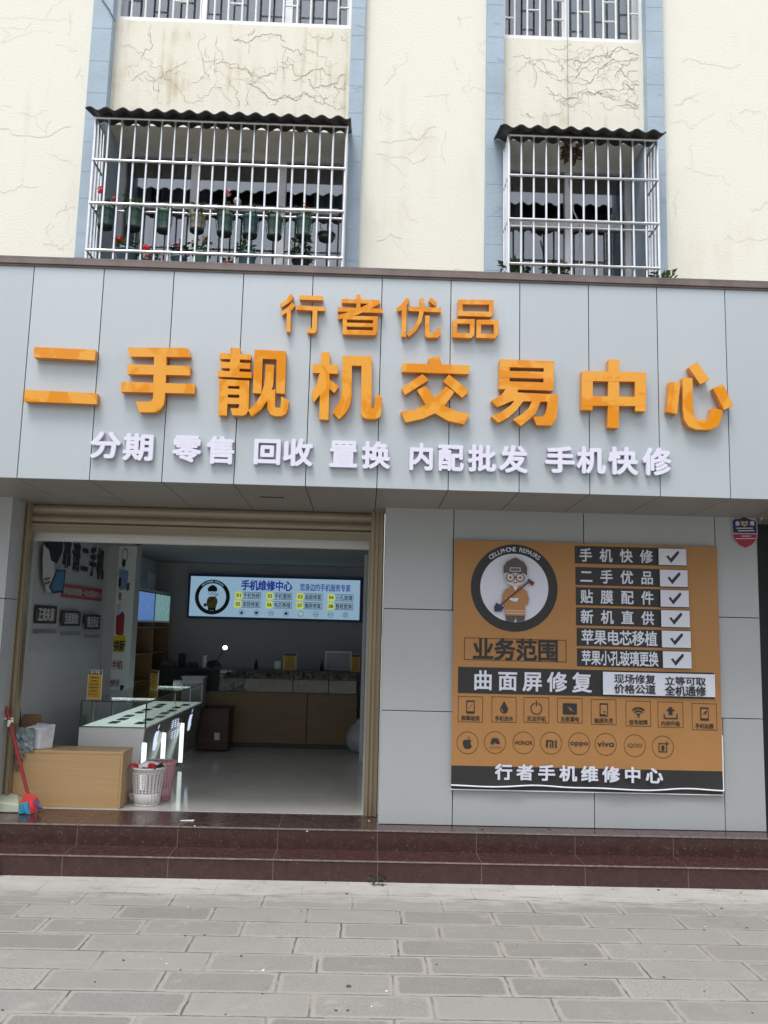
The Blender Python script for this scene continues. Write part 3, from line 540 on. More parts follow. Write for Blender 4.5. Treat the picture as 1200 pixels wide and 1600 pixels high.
b.box(XL-.12, XL+.03, 7.03, 7.11, ZL+.004, zl, 'whitetrim'); b.build('door_lining', bld)
# ------------------------------------------------------------------ steps
y0 = PZ(600, 1379, 0).y; y1 = PZ(600, 1297, ZL).y
st = thing('entrance_steps', (0, y0, 0), 'two polished maroon tiled steps running the whole width of the shop front', 'steps')
b = MB(); b.box(-6, 6, y0, y1+.1, 0, .134, 'tile'); b.box(-6, 6, y0-.004, y1-.001, .1345, .14, 'tile'); b.box(-6, 6, y0-.0055, y0-.0042, .131, .1405, 'nose'); b.build('lower_step', st)
b = MB(); b.box(-6, 6, y1, YD+.02, .1405, ZL-.006, 'tile'); b.box(-6, 6, y1-.004, YD+.018, ZL-.0055, ZL, 'tile'); b.box(-6, 6, y1-.0055, y1-.0042, ZL-.010, ZL+.0006, 'nose'); b.build('upper_step', st)

# ------------------------------------------------------------------ roller shutter
zb = PY(300, 838, YD).z
rs = thing('roller_shutter', (-1.3, YD, ZL), 'champagne coloured roller shutter rolled up above the open shop doorway with its two side rails', 'shutter')
xl0, xl1 = PY(31, 800, YD).x, PY(52, 800, YD).x; xr0, xr1 = PY(575, 1000, YD).x, xw0-.002
b = MB(); prof = []
z = zb+.075; zt = ZSW-.01
pts = [(YD+.03, z)]
while z < zt:
    h = .082
    for k in range(7):
        t = k/6; pts.append((YD+.012-.02*math.sin(math.pi*t)**.7, min(z+h*t*.92, zt)))
    z += h
pts.append((YD+.03, zt))
b.prism([(xl1-.02, y, z) for y, z in pts], (xr0-xl1+.04, 0, 0), 'goldslat'); b.build('slat_curtain', rs)
b = MB(); b.box(xl1-.02, xr0+.02, YD-.012, YD+.026, zb+.008, zb+.07, 'goldslat'); b.box(xl1-.02, xr0+.02, YD-.02, YD+.03, zb, zb+.007, 'gold'); b.box(xl1-.02, xr0+.02, YD-.016, YD-.0125, zb+.034, zb+.040, 'gold'); b.build('bottom_bar', rs)
for (a, c) in ((xl0, xl1), (xr0, xr1)):
    w = c-a; b = MB(); b.box(a, c, YD-.03, YD+.06, ZL+.001, ZSW-.002, 'gold')
    for t in (.08, .38, .74): b.box(a+w*t, a+w*(t+.2), YD-.05, YD-.0305, ZL+.002, ZSW-.003, 'gold')
    b.build('guide_rail', rs, bevel=.003)

# ------------------------------------------------------------------ raised sign letters
YS = YF-.062                                        # front face of the big letters
def sign_letters(root, ox, oy, sc, letters, yfront, yback, m, ms):
    for polys in letters:
        b = MB()
        for i, pl in enumerate(polys):
            yy = yfront-.0004*i
            pts = [PY(ox+x/sc, oy+y/sc, yfront) for x, y in pl]; pts = [Vector((p.x, yy, p.z)) for p in pts]
            b.prism(pts, (0, yback-yy, 0), m, ms)
        b.build('letter', root, bevel=.0035)
big = thing('shop_sign', (0, YF, 3.3), 'biggest row of glossy orange raised characters across the middle of the grey fascia', 'sign', 'raised sign rows on the fascia')
L1 = [[[(133, 88), (518, 106), (512, 172), (128, 152)], [(74, 356), (528, 378), (524, 446), (68, 428)]],
      [[(716, 92), (1096, 94), (1112, 152), (732, 148)], [(716, 196), (1108, 208), (1106, 266), (716, 258)], [(678, 306), (1138, 320), (1134, 380), (674, 368)],
       [(884, 120), (962, 122), (954, 340), (950, 400), (944, 445), (925, 476), (900, 492), (870, 497), (790, 496), (768, 430), (850, 430), (868, 424), (876, 408), (878, 340)]]]
L2 = [[[(162, 52), (222, 57), (216, 215), (156, 210)], [(92, 86), (290, 96), (288, 128), (92, 122)], [(96, 140), (284, 150), (282, 185), (98, 180)], [(80, 196), (294, 206), (292, 242), (80, 234)],
       [(92, 248), (148, 252), (138, 478), (84, 474)], [(93, 249), (277, 259), (276, 294), (92, 291)], [(140, 309), (222, 312), (220, 347), (140, 345)], [(140, 365), (222, 368), (220, 406), (140, 404)],
       [(218, 257), (278, 260), (273, 440), (262, 466), (240, 478), (172, 475), (160, 432), (208, 432), (215, 420)],
       [(312, 66), (364, 69), (354, 340), (300, 337)], [(313, 66), (508, 76), (506, 128), (311, 121)], [(450, 74), (508, 76), (500, 342), (446, 338)],
       [(380, 158), (434, 161), (428, 290), (412, 336), (392, 384), (350, 440), (292, 484), (270, 446), (320, 400), (352, 345), (370, 290), (377, 226)],
       [(390, 330), (442, 312), (440, 418), (448, 429), (464, 430), (474, 420), (478, 358), (526, 386), (518, 440), (505, 468), (480, 481), (440, 482), (410, 470), (392, 440)]],
      [[(676, 154), (832, 160), (832, 216), (672, 210)], [(728, 80), (782, 82), (774, 504), (714, 500)], [(738, 200), (714, 222), (700, 280), (664, 336), (682, 396), (716, 352), (740, 290)], [(766, 242), (838, 296), (810, 336), (762, 298)],
       [(860, 106), (920, 108), (918, 350), (908, 410), (885, 455), (840, 500), (798, 456), (832, 410), (850, 365), (857, 310)], [(862, 104), (1044, 106), (1042, 168), (862, 164)],
       [(980, 107), (1044, 108), (1042, 425), (1050, 436), (1058, 426), (1068, 344), (1108, 362), (1104, 455), (1095, 485), (1070, 500), (1010, 498), (985, 485), (976, 460)]]]
L3 = [[[(114, 110), (536, 124), (530, 178), (112, 164)], [(276, 80), (344, 64), (362, 118), (286, 116)], [(240, 178), (280, 214), (132, 308), (108, 266)], [(406, 180), (534, 284), (488, 326), (370, 224)],
       [(388, 254), (440, 290), (382, 372), (320, 422), (240, 458), (136, 480), (102, 416), (190, 400), (262, 368), (318, 328)], [(206, 278), (260, 252), (320, 330), (385, 380), (450, 410), (538, 430), (500, 492), (400, 470), (320, 424), (262, 372)]],
      [[(724, 84), (788, 87), (784, 276), (718, 272)], [(1000, 94), (1064, 98), (1058, 282), (996, 280)], [(725, 85), (1063, 98), (1062, 142), (724, 133)], [(724, 157), (1062, 166), (1060, 208), (724, 199)], [(720, 222), (1060, 232), (1057, 281), (719, 271)],
       [(768, 262), (838, 276), (834, 306), (800, 346), (712, 384), (668, 346), (732, 310)], [(812, 292), (1088, 306), (1086, 352), (800, 346)], [(1026, 304), (1088, 307), (1084, 400), (1076, 460), (1048, 500), (954, 496), (932, 446), (992, 442), (1008, 425), (1018, 390)],
       [(818, 342), (872, 346), (832, 400), (780, 448), (716, 482), (668, 442), (730, 418), (790, 374)], [(926, 346), (978, 350), (950, 420), (910, 460), (856, 502), (806, 462), (860, 430), (905, 388)]]]
L4 = [[[(284, 86), (352, 88), (348, 516), (278, 512)], [(118, 158), (186, 160), (184, 404), (114, 400)], [(448, 164), (518, 168), (516, 412), (450, 408)], [(119, 158), (517, 168), (516, 226), (118, 221)], [(118, 314), (516, 321), (516, 378), (118, 375)]],
      [[(666, 226), (732, 232), (712, 428), (648, 412)], [(746, 198), (808, 204), (810, 390), (818, 440), (838, 463), (900, 466), (916, 452), (930, 388), (996, 404), (988, 460), (965, 505), (920, 526), (830, 524), (785, 505), (757, 465), (748, 400)], [(836, 100), (914, 214), (856, 242), (784, 136)], [(998, 240), (1064, 376), (1004, 402), (936, 266)]]]
for o, l in (((20, 520), L1), ((320, 530), L2), ((600, 540), L3), ((880, 540), L4)): sign_letters(big, o[0], o[1], 4, l, YS, YF-.008, 'orange', 'orside')
top = thing('shop_sign', (0, YF, 4.0), 'short row of four orange raised characters at the top of the grey fascia', 'sign', 'raised sign rows on the fascia')
T1 = [[[(206, 114), (236, 144), (192, 195), (122, 240), (102, 212), (160, 172)], [(218, 194), (248, 226), (208, 272), (202, 472), (164, 472), (168, 290), (126, 318), (116, 280), (170, 248)], [(286, 128), (508, 136), (508, 176), (288, 168)], [(258, 224), (526, 236), (522, 276), (260, 264)], [(412, 250), (456, 252), (450, 450), (444, 472), (425, 484), (360, 480), (358, 440), (396, 440), (404, 432)]],
      [[(682, 160), (1000, 172), (996, 208), (682, 200)], [(822, 120), (862, 122), (858, 262), (820, 262)], [(1036, 170), (1048, 204), (960, 250), (830, 310), (650, 354), (645, 316), (800, 270), (900, 225), (996, 174)], [(644, 240), (1072, 254), (1068, 294), (644, 280)],
       [(692, 320), (734, 322), (730, 496), (692, 494)], [(978, 326), (1022, 328), (1018, 470), (1005, 498), (974, 500)], [(693, 318), (1021, 327), (1018, 362), (692, 354)], [(692, 385), (1016, 392), (1014, 428), (692, 420)], [(692, 452), (1014, 458), (1004, 499), (980, 504), (693, 495)]]]
T2 = [[[(214, 84), (242, 112), (212, 165), (206, 456), (164, 456), (166, 208), (134, 220), (118, 190), (170, 148)], [(228, 176), (538, 184), (532, 228), (230, 214)], [(336, 94), (374, 96), (372, 230), (350, 320), (300, 400), (234, 458), (214, 432), (280, 372), (318, 290), (334, 210)], [(384, 258), (428, 260), (426, 408), (436, 420), (486, 420), (494, 376), (532, 378), (528, 440), (505, 466), (400, 464), (384, 446)], [(442, 90), (498, 140), (480, 170), (418, 122)]],
      [[(694, 108), (738, 110), (738, 262), (692, 260)], [(984, 112), (1028, 112), (1024, 245), (1004, 268), (984, 268)], [(695, 108), (1027, 113), (1026, 156), (694, 152)], [(694, 218), (1026, 224), (1004, 270), (693, 260)],
       [(648, 290), (688, 292), (684, 462), (640, 460)], [(806, 292), (850, 291), (846, 440), (822, 468), (804, 468)], [(648, 291), (849, 292), (848, 336), (646, 334)], [(642, 420), (846, 428), (820, 470), (641, 462)],
       [(868, 298), (912, 298), (908, 468), (864, 466)], [(1028, 298), (1074, 296), (1070, 440), (1042, 472), (1028, 472)], [(868, 299), (1073, 298), (1072, 344), (867, 342)], [(866, 428), (1070, 434), (1040, 474), (865, 467)]]]
for o, l in (((420, 440), T1), ((600, 450), T2)): sign_letters(top, o[0], o[1], 6, l, YF-.05, YF-.008, 'orange', 'orside')
low = thing('shop_sign', (0, YF, 2.95), 'row of smaller white raised characters along the bottom of the grey fascia', 'sign', 'raised sign rows on the fascia')
for ch, (a, c0, c, d) in zip('分期零售回收置换内配批发手机快修', [(140.7, 674, 189, 716.5), (192, 677, 239.5, 720), (268.7, 680.5, 315, 722.5), (322, 681, 366, 725), (396.7, 686, 438.5, 726), (442, 685, 489, 728.5), (515, 688.5, 558.5, 730), (565, 689.5, 610, 732.5), (640, 692, 676.5, 735), (684.5, 695, 725, 736), (731, 694.5, 775.5, 737), (779.5, 695.5, 825, 739), (852, 697, 898.5, 739), (901, 697.5, 946.5, 740), (950.5, 698, 997, 742), (1004, 699, 1049, 743)]):
    yy = YF-.034; p = PY(a, (c0+d)/2, yy); q = PY(c, (c0+d)/2, yy); pt = PY((a+c)/2, c0, yy); pb = PY((a+c)/2, d, yy)
    vs, fs = glyph(ch); xs = [v[0] for v in vs]; ys = [v[1] for v in vs]; bo = .036; x0, x1, z0, z1_ = min(xs)-bo, max(xs)+bo, min(ys)-bo, max(ys)+bo
    b = MB(); k = 0
    edges = {}
    for f in fs:
        for i in range(len(f)):
            e = (f[i], f[(i+1) % len(f)])
            if (e[1], e[0]) in edges: del edges[(e[1], e[0])]
            else: edges[e] = 1
    for bx, by in [(0, 0)]+[(bo*math.cos(t*math.pi/4), bo*math.sin(t*math.pi/4)) for t in range(8)]:
        yk = yy-.00018*k; k += 1
        W_ = lambda v, y: (p.x+(v[0]+bx-x0)/(x1-x0)*(q.x-p.x), y, pb.z+(v[1]+by-z0)/(z1_-z0)*(pt.z-pb.z))
        n = len(vs); b.add([W_(v, yk) for v in vs], fs, 'white3'); b.add([W_(v, yk) for v in vs]+[W_(v, YF-.006) for v in vs], [(i, j, j+n, i+n) for i, j in edges], 'wside')
    b.build('letter', low)

# ------------------------------------------------------------------ printed banner on the wall
YA = YW-.035
ban = thing('advertising_banner', (PY(915, 1235, YA).x, YW, .6), 'large orange printed repair shop banner stretched on the wall right of the doorway', 'banner')
def U(px, py): p = PY(px, py, YA); return (p.x, p.z)
class BA(Art):
    def __init__(s, base): super().__init__(front(YA-base)); 
    def qt(s, t, x0, y0, x1, y1, m, bold=.02, shear=0):   # text cell from photo pixels (row tilt taken at its centre)
        (u0, _), (u1, _) = U(x0, (y0+y1)/2), U(x1, (y0+y1)/2); c = (x0+x1)/2; v1 = U(c, y0)[1]; v0 = U(c, y1)[1]; s.text(t, u0, v0, u1, v1, m, bold, shear)
    def qr(s, x0, y0, x1, y1, m, fr=None):
        cy = (y0+y1)/2; u0 = U(x0, cy)[0]; u1 = U(x1, cy)[0]; c = (x0+x1)/2; v1 = U(c, y0)[1]; v0 = U(c, y1)[1]
        if fr: s.frame(u0, v0, u1, v1, fr, m)
        else: s.rect(u0, v0, u1, v1, m)
    def qf(s, t, x0, y0, x1, y1, m, bold=0):
        cy = (y0+y1)/2; u0 = U(x0, cy)[0]; u1 = U(x1, cy)[0]; c = (x0+x1)/2; s.fit(t, u0, U(c, y1)[1], u1, U(c, y0)[1], m, bold)
# vinyl sheet, slightly rippled along its lower hem
bx0, bx1 = U(708, 1000)[0], U(1124, 1000)[0]; bz1 = (U(709, 844)[1]+U(1116, 854)[1])/2; bz0 = (U(708, 1225)[1]+U(1128, 1236)[1])/2; zs_ = (U(708, 1196)[1]+U(1128, 1205)[1])/2
s = MB(); N = 60; vs = []; rows = [bz1, (bz1+bz0)/2, bz0+.26, zs_, bz0+.05, bz0]
def rip(x, z): k = max(0, 1-(z-bz0)/.30); return (.004+.007*math.sin(x*7.1)+.004*math.sin(x*17+1))*k*k if z < bz0+.1 else 0
def hem(x): return .006*math.sin(x*5.2+.7)+.004*math.sin(x*11)
for z in rows:
    for i in range(N+1):
        x = bx0+(bx1-bx0)*i/N; zz_ = z+(hem(x) if z < zs_-.001 else 0); vs.append((x, YA-rip(x, z), zz_))
for r in range(len(rows)-1):
    s.add(vs[r*(N+1):(r+2)*(N+1)], [(i, i+1, i+N+2, i+N+1) for i in range(N)], 'b_or' if r < 3 else 'ink', True)
s.build('sheet', ban)
h = MB(); hp = [(x, YA-rip(x, bz0)-.004, bz0+hem(x)-.002) for x in [bx0+(bx1-bx0)*i/N for i in range(N+1)]]; h.tube(hp, .006, 'hem', 6); h.tube([(bx1, YA-.004, bz0-.002), (bx1+.002, YA-.002, bz0+.4)], .005, 'hem', 6); h.build('hem', ban)
h = MB(); h.box(bx0+.004, bx1-.004, YA+.004, YW-.001, bz0-.03, bz1-.006, 'ink'); h.box(bx0, bx1, YA+.006, YW-.001, bz0-.038, bz0-.031, 'hem'); h.build('backing_frame', ban)
# round emblem: ring lettering and a plain generic worker
a = BA(.001); cu, cv = U(803.5, 918.5); rr = (U(871, 918)[0]-U(735.5, 918)[0])/2; ri = rr*.785
a.ell(cu, cv, rr, rr, 'ink', 64); a.ell(cu, cv, ri, ri, 'paper', 64)
t = 'CELLPHONE REPAIRS'
for i, ch in enumerate(t):
    if ch == ' ': continue
    an = math.radians(128-i*(128-52)/(len(t)-1)); a.charat(ch, cu+math.cos(an)*rr*.885, cv+math.sin(an)*rr*.885, rr*.145, an-math.pi/2, 'paper', .012)
a.build('emblem', ban)
a = BA(.018); S_ = rr/355                                 # emblem drawn in units of the enlarged crop (ring radius 355, centre 590,465)
def E(x, y): return (cu+(x-590)*S_, cv-(y-465)*S_)
def EP(pts, m): a.poly([E(*p) for p in pts], m)
EP([(512, 655), (678, 655), (672, 728), (610, 742), (600, 690), (584, 742), (522, 738)], 'capgrey')
EP([(560, 455), (632, 455), (690, 490), (708, 560), (695, 600), (678, 600), (676, 690), (512, 690), (512, 608), (486, 596), (492, 520), (515, 478)], 'sweater')
for q in (648, 668): a.rect(*E(514, q+7), *E(676, q), 'stripe')
EP([(572, 450), (620, 450), (596, 490)], 'paper')
EP([(548, 540), (575, 552), (600, 545), (624, 552), (604, 580), (575, 574), (545, 562)], 'paper')
a.line([E(478, 606), E(700, 418)], 14*S_, 'maroon'); EP([(700, 385), (752, 420), (735, 448), (690, 415)], 'maroon'); EP([(440, 590), (505, 625), (480, 660), (425, 662), (424, 620)], 'navy')
a.ell(*E(592, 375), 86*S_, 78*S_, 'skin'); EP([(498, 350), (496, 300), (520, 255), (594, 218), (665, 255), (690, 300), (688, 365), (660, 345), (525, 345)], 'capgrey'); EP([(545, 334), (640, 334), (634, 300), (551, 300)], 'rim'); EP([(553, 326), (632, 326), (627, 308), (558, 308)], 'capgrey')
for ex in (552, 632): a.ring(*E(ex, 382), 30*S_, 37*S_, 'ink', 20); a.ell(*E(ex, 382), 8*S_, 9*S_, 'ink', 12)
a.line([E(582, 380), E(602, 380)], 6*S_, 'ink'); a.line([E(580, 424), E(604, 424)], 6*S_, 'maroon')
a.build('worker_figure', ban)
a = BA(.001); a.qr(725, 998, 885, 1033, 'inkbr', .006); a.qt('业务范围', 738, 998, 873, 1032, 'ink', .026); a.build('title_box', ban)
rws = [('手机快修', 899, 854, 1028, 1071, 25.5), ('二手优品', 900, 887, 1030, 1073, 26), ('贴膜配件', 900.6, 918.5, 1031, 1075, 26), ('新机直供', 901, 950, 1032, 1076.5, 26), ('苹果电芯移植', 902, 982, 1033, 1078, 26), ('苹果小孔玻璃更换', 902.5, 1014, 1034.6, 1079, 26)]
for t, x0, ya, xm, x1, hh in rws:
    sl = .025; c = BA(.001)
    yt = lambda x: ya+sl*(x-x0)
    c.qr(x0-1, yt((x0+x1)/2)-1, x1+1, yt((x0+x1)/2)+hh+1, 'ink')
    c.qt(t, x0+6, yt((x0+xm)/2)+1.5, xm-6, yt((x0+xm)/2)+hh-1.5, 'paper', .018) if len(t) > 4 else [c.qt(ch, x0+6+k*31.5, yt(x0+16+k*31.5)+2.5, x0+26+k*31.5, yt(x0+16+k*31.5)+hh-2.5, 'paper', .02) for k, ch in enumerate(t)]
    r = c.build('check_row', ban)
    k = BA(.016); k.qr(xm, yt((xm+x1)/2), x1, yt((xm+x1)/2)+hh, 'paper'); xc, yc = (xm+x1)/2, yt((xm+x1)/2)+hh/2
    k.poly([U(xc-10, yc-1), U(xc-6.5, yc-2.5), U(xc-3, yc+2.5), U(xc+8, yc-9.5), U(xc+10.5, yc-8), U(xc+10, yc-5), U(xc-2.2, yc+9.5), U(xc-4, yc+7)], 'ink'); k.build('tick_box', r)
a = BA(.001); a.qr(715.5, 1046.5, 1116, 1087.5, 'ink')
for k, ch in enumerate('曲面屏修复'): a.qt(ch, 739+k*38.6, 1047.5+k*.9, 770+k*38.6, 1078+k*.9, 'paper', .022)
sr = a.build('slogan_strip', ban)
a = BA(.02); a.qr(941, 1051.5, 1115.5, 1087, 'paper'); a.qt('现场修复', 958, 1053.5, 1023, 1068, 'ink', .02); a.qt('立等可取', 1037, 1057.5, 1101, 1070.5, 'ink', .02); a.qt('价格公道', 958, 1069, 1023, 1083.5, 'ink', .02); a.qt('全机通修', 1037, 1071.5, 1101, 1087, 'ink', .02); a.build('white_panel', sr)
ics = [('屏幕破损', 715.5, 1088, 754.5, 1128.5), ('手机进水', 768, 1088.5, 807, 1129), ('无法开机', 818, 1089.5, 858, 1129.5), ('主板漏电', 870.5, 1090.5, 910, 1130), ('触摸失灵', 923.5, 1092.5, 963, 1132.5), ('信号故障', 977.5, 1095, 1017, 1135), ('内存升级', 1027.5, 1096.5, 1067.5, 1137), ('手机贴膜', 1081, 1099, 1120, 1141)]
for i, (t, x0, ya, x1, yb) in enumerate(ics):
    c = BA(.001); c.qr(x0, ya, x1, yb, 'inkbr', .0045); cx = (x0+x1)/2; c.qt(t, x0+5, yb-10.5, x1-5, yb-2.5, 'ink', .012)
    cy = ya+16.5; px = U(cx+1, cy)[0]-U(cx, cy)[0]; u, v = U(cx, cy)
    B_ = lambda x, y: (u+x*px, v-y*px)
    def rc(x0_, y0_, x1_, y1_, m): c.rect(*B_(x0_, y1_), *B_(x1_, y0_), m)
    if i in (0, 4, 7):
        rc(-6.5, -10, 6.5, 10, 'ink'); rc(-5, -7.5, 5, 6.5, 'b_or')
        if i == 0: c.line([B_(-3, 3), B_(3, -4)], px*.8, 'ink')
        if i == 4: c.line([B_(1, 4), B_(5, 8)], px*1.4, 'b_or'); c.ell(*B_(1, 3), px*1.5, px*1.5, 'ink', 12)
        if i == 7: c.poly([B_(-4, 1), B_(4, -7), B_(2, 2), B_(0, 0)], 'ink')
    if i == 1: c.poly([B_(0, -9.5)]+[B_(6.2*math.cos(k*math.pi/12), 3+6.2*math.sin(k*math.pi/12)) for k in range(-2, 15)], 'ink'); c.line([B_(-4, 3), B_(-2, 7)], px, 'b_or')
    if i == 2: c.ring(*B_(0, 1), px*7.8, px*9.2, 'ink', 40, math.radians(110), math.radians(430)); c.line([B_(0, -10.5), B_(0, -4)], px*1.8, 'ink')
    if i == 3: rc(-11, -8, 11, 9, 'ink'); c.poly([B_(-5, -3), B_(3, 0), B_(1.5, 1.6), B_(8, 4.5), B_(-1, 2.2), B_(.5, .4)], 'b_or')
    if i == 5:
        for r0, r1 in ((3, 5), (7.5, 9.7), (12, 14.5)): c.ring(*B_(0, 8), px*r0, px*r1, 'ink', 20, math.radians(45), math.radians(135))
        c.poly([B_(0, 9.5), B_(2.2, 6.6), B_(-2.2, 6.6)], 'ink')
    if i == 6:
        c.poly([B_(0, -9), B_(7, -2), B_(3, -2), B_(3, 4), B_(-3, 4), B_(-3, -2), B_(-7, -2)], 'ink'); c.line([B_(-10, 3), B_(-10, 9), B_(10, 9), B_(10, 3)], px*1.7, 'ink')
    c.build('icon_square', ban)
for i, (cx, cy) in enumerate([(730.5, 1160.5), (773.5, 1160), (818, 1160.5), (861, 1161), (905, 1162), (946.3, 1163), (991.7, 1165), (1035.6, 1167)]):
    c = BA(.001); u, v = U(cx, cy); px = U(cx+1, cy)[0]-u; c.ring(u, v, px*16.2, px*17.1, 'inkbr', 48)
    B_ = lambda x, y: (u+x*px, v-y*px)
    if i == 0:
        c.poly([B_(0, -4.2), B_(3, -5), B_(6, -4.2), B_(5, -1.8), B_(4.4, .5), B_(5.2, 3), B_(7, 4.6), B_(5, 8.2), B_(2.6, 9.6), B_(0, 8.8), B_(-2.6, 9.6), B_(-5.4, 7.6), B_(-7.4, 3), B_(-7.6, -.6), B_(-6, -3.8), B_(-3, -5)], 'ink'); c.poly([B_(.2, -5.6), B_(.8, -8), B_(3.2, -9.8), B_(2.8, -7.2)], 'ink')
    if i == 1:
        for k in range(8):
            an = math.radians(12+k*22.3); d = (math.cos(an), -math.sin(an)); q = (-d[1], d[0]); ln = 10 if k in (2, 3, 4, 5) else 8
            c.poly([B_(d[0]*1.5, 2+d[1]*1.5), B_(d[0]*ln*.7+q[0]*1.7, 2+d[1]*ln*.7+q[1]*1.7), B_(d[0]*ln*1.05, 2+d[1]*ln*1.05), B_(d[0]*ln*.7-q[0]*1.7, 2+d[1]*ln*.7-q[1]*1.7)], 'ink')
        c.fit('HUAWEI', *B_(-9, 8.6), *B_(9, 6), 'ink')
    if i == 2: c.fit('HONOR', *B_(-13.5, 3), *B_(13.5, -3), 'ink', .012)
    if i == 3:
        c.rect(*B_(-8, 7), *B_(-5, -4.5), 'ink'); c.rect(*B_(-5, -2), *B_(1, -4.5), 'ink'); c.rect(*B_(1, 7), *B_(3.6, -4), 'ink'); c.rect(*B_(-2.2, 7), *B_(-.4, 0), 'ink'); c.rect(*B_(6, 7), *B_(8.6, -4.5), 'ink')
    if i == 4: c.fit('oppo', *B_(-14, 4.6), *B_(14, -2.6), 'ink', .012)
    if i == 5: c.fit('vivo', *B_(-13, 3.8), *B_(13, -5), 'ink', .012)
    if i == 6: c.fit('iQOO', *B_(-11.5, 3.6), *B_(11.5, -3.2), 'ink', 0)
    if i == 7:
        c.line([B_(2, -5), B_(-6, -5), B_(-6, 7.5), B_(6, 7.5), B_(6, 0)], px*1.5, 'ink'); c.line([B_(6, -8), B_(6, -2)], px*1.4, 'ink'); c.line([B_(3, -5), B_(9, -5)], px*1.4, 'ink'); c.fit('1', *B_(-1.8, 5), *B_(1.4, -2), 'ink', .02)
    c.build('logo_circle', ban)
a = BA(.014)
for k, ch in enumerate('行者手机维修中心'): a.qt(ch, 773+k*33.4, 1193.5+k*.75, 800+k*33.4, 1217.5+k*.75, 'paper', .03)
a.build('name_line', ban)
# security badge
bd = thing('badge', (PY(1165, 855, YW).x, YW, 2.45), 'small shield shaped blue and red badge high on the right end of the shop wall', 'badge')
def UB(px, py): p = PY(px, py, YW-.012); return (p.x, p.z)
sh = [(1143, 813), (1146, 810), (1156, 809), (1162, 806), (1171, 810), (1181, 812), (1183, 815), (1184, 835), (1182.5, 845), (1176, 852), (1165, 857.5), (1155, 853), (1147, 845), (1144.5, 838)]
b = MB(); b.prism([(*UB(x, y)[:1], YW-.010, UB(x, y)[1]) for x, y in sh], (0, .009, 0), 'rim'); b.build('plate', bd)
a = Art(front(YW-.0105)); cxy = (1164, 832)
ins = [(cxy[0]+(x-cxy[0])*.93, cxy[1]+(y-cxy[1])*.94) for x, y in sh]
up = [p for p in ins if p[1] < 834]; dn = [p for p in ins if p[1] > 834.5]
a.poly([UB(x, y) for x, y in ins], 'shr'); a.poly([UB(*p) for p in [ins[0], ins[1], ins[2], ins[3], ins[4], ins[5], ins[6], (1182.3, 833), (1145.6, 832)]], 'shb')
a.poly([UB(*p) for p in [(1145.6, 832.6), (1182.4, 833.2), (1182.4, 835), (1145.8, 834.6)]], 'rim')
(u0, v1), (u1, v0) = UB(1148.5, 814), UB(1156, 821.5); a.text('金', u0, v0, u1, v1, 'paper', .03); (u0, v1), (u1, v0) = UB(1171, 814), UB(1178.5, 821.5); a.text('鹰', u0, v0, u1, v1, 'paper', .02)
a.poly([UB(*p) for p in [(1157, 813.5), (1160, 815), (1165.5, 815), (1168, 813.5), (1168, 820), (1163, 823), (1158, 820)]], 'shg'); a.poly([UB(*p) for p in [(1160, 817.5), (1166, 817.5), (1163, 820)]], 'ink')
for yy, n, x0 in ((825.5, 6, 1151), (829.5, 6, 1153), (838, 5, 1158), (842, 11, 1148)):
    for k in range(n):
        st_ = 4.2 if n == 6 else 2.8; a.line([UB(x0+k*st_, yy), UB(x0+k*st_+st_*.62, yy)], .008 if n == 6 else .006, 'paper')
a.build('print', bd)

# ------------------------------------------------------------------ window cages with corrugated roofs
def cage(tl, tr, bl, br, n, rails, label, roofpx, waves):
    y = 6.32
    c = lambda p: PY(*p, y)
    x0 = (c(tl).x+c(bl).x)/2; x1 = (c(tr).x+c(br).x)/2; zt = (c(tl).z+c(tr).z)/2; zb = 4.02; yb = YW-.062
    g = thing('window_cage', ((x0+x1)/2, YW, zb), label, 'window cage', 'window cages with corrugated roofs')
    zr = [zt]+[PY(*r, y).z for r in rails]+[zb+.05]
    def part(name, *segs, r=.0095, m='steel'):
        b = MB()
        for p, q in segs: b.tube([p, q], r, m, 8)
        return b.build(name, g)
    for x, yy in ((x0, y), (x1, y), (x0, yb-.015), (x1, yb-.015)): part('post', ((x, yy, zb), (x, yy, zt+.012)), r=.013)
    for z in zr:
        part('rail', ((x0, y-.014, z), (x1, y-.014, z)), r=.0115)
        for x in (x0, x1): part('rail', ((x, y, z), (x, yb, z)), r=.010)
    st = (x1-x0)/n
    for k in range(1, n): part('upright_bar', ((x0+st*k, y, zb), (x0+st*k, y, zt)))
    for x in (x0, x1):
        for t in (.36, .68): part('upright_bar', ((x, y+(yb-y)*t, zb), (x, y+(yb-y)*t, zt)))
    part('pot_rail', ((x0, y+.13, zr[2]+.012), (x1, y+.13, zr[2]+.012)), r=.010)
    # floor slats of the cage (behind the fascia, hold the lower pots)
    b = MB(); b.box(x0, x1, y+.02, yb, zb+.06, zb+.07, 'steel2'); b.build('shelf', g)
    # roof
    a, e = PY(*roofpx[0], 6.24), PY(*roofpx[1], 6.24); za = (a.z+e.z)/2
    N = waves*12; vs = []
    for yy, dz in ((6.20, 0), (YW-.065, .10)):
        for i in range(N+1):
            t = i/N; vs.append((a.x+(e.x-a.x)*t, yy, za+dz+.0145*math.sin(2*math.pi*waves*t)))
    b = MB(); b.add(vs, [(i, i+1, i+N+2, i+N+1) for i in range(N)], 'black', True); b.build('corrugated_roof', g, solid=.011)
    return g, x0, x1, zr, y
cg1, cx0, cx1, czr, cyf = cage((151, 184), (541, 201), (133.5, 405), (535, 425), 19, [(340, 258), (335, 325), (330, 398)], 'wide steel window cage full of hanging flower pots under a black corrugated roof', ((136, 173), (548, 190)), 16)
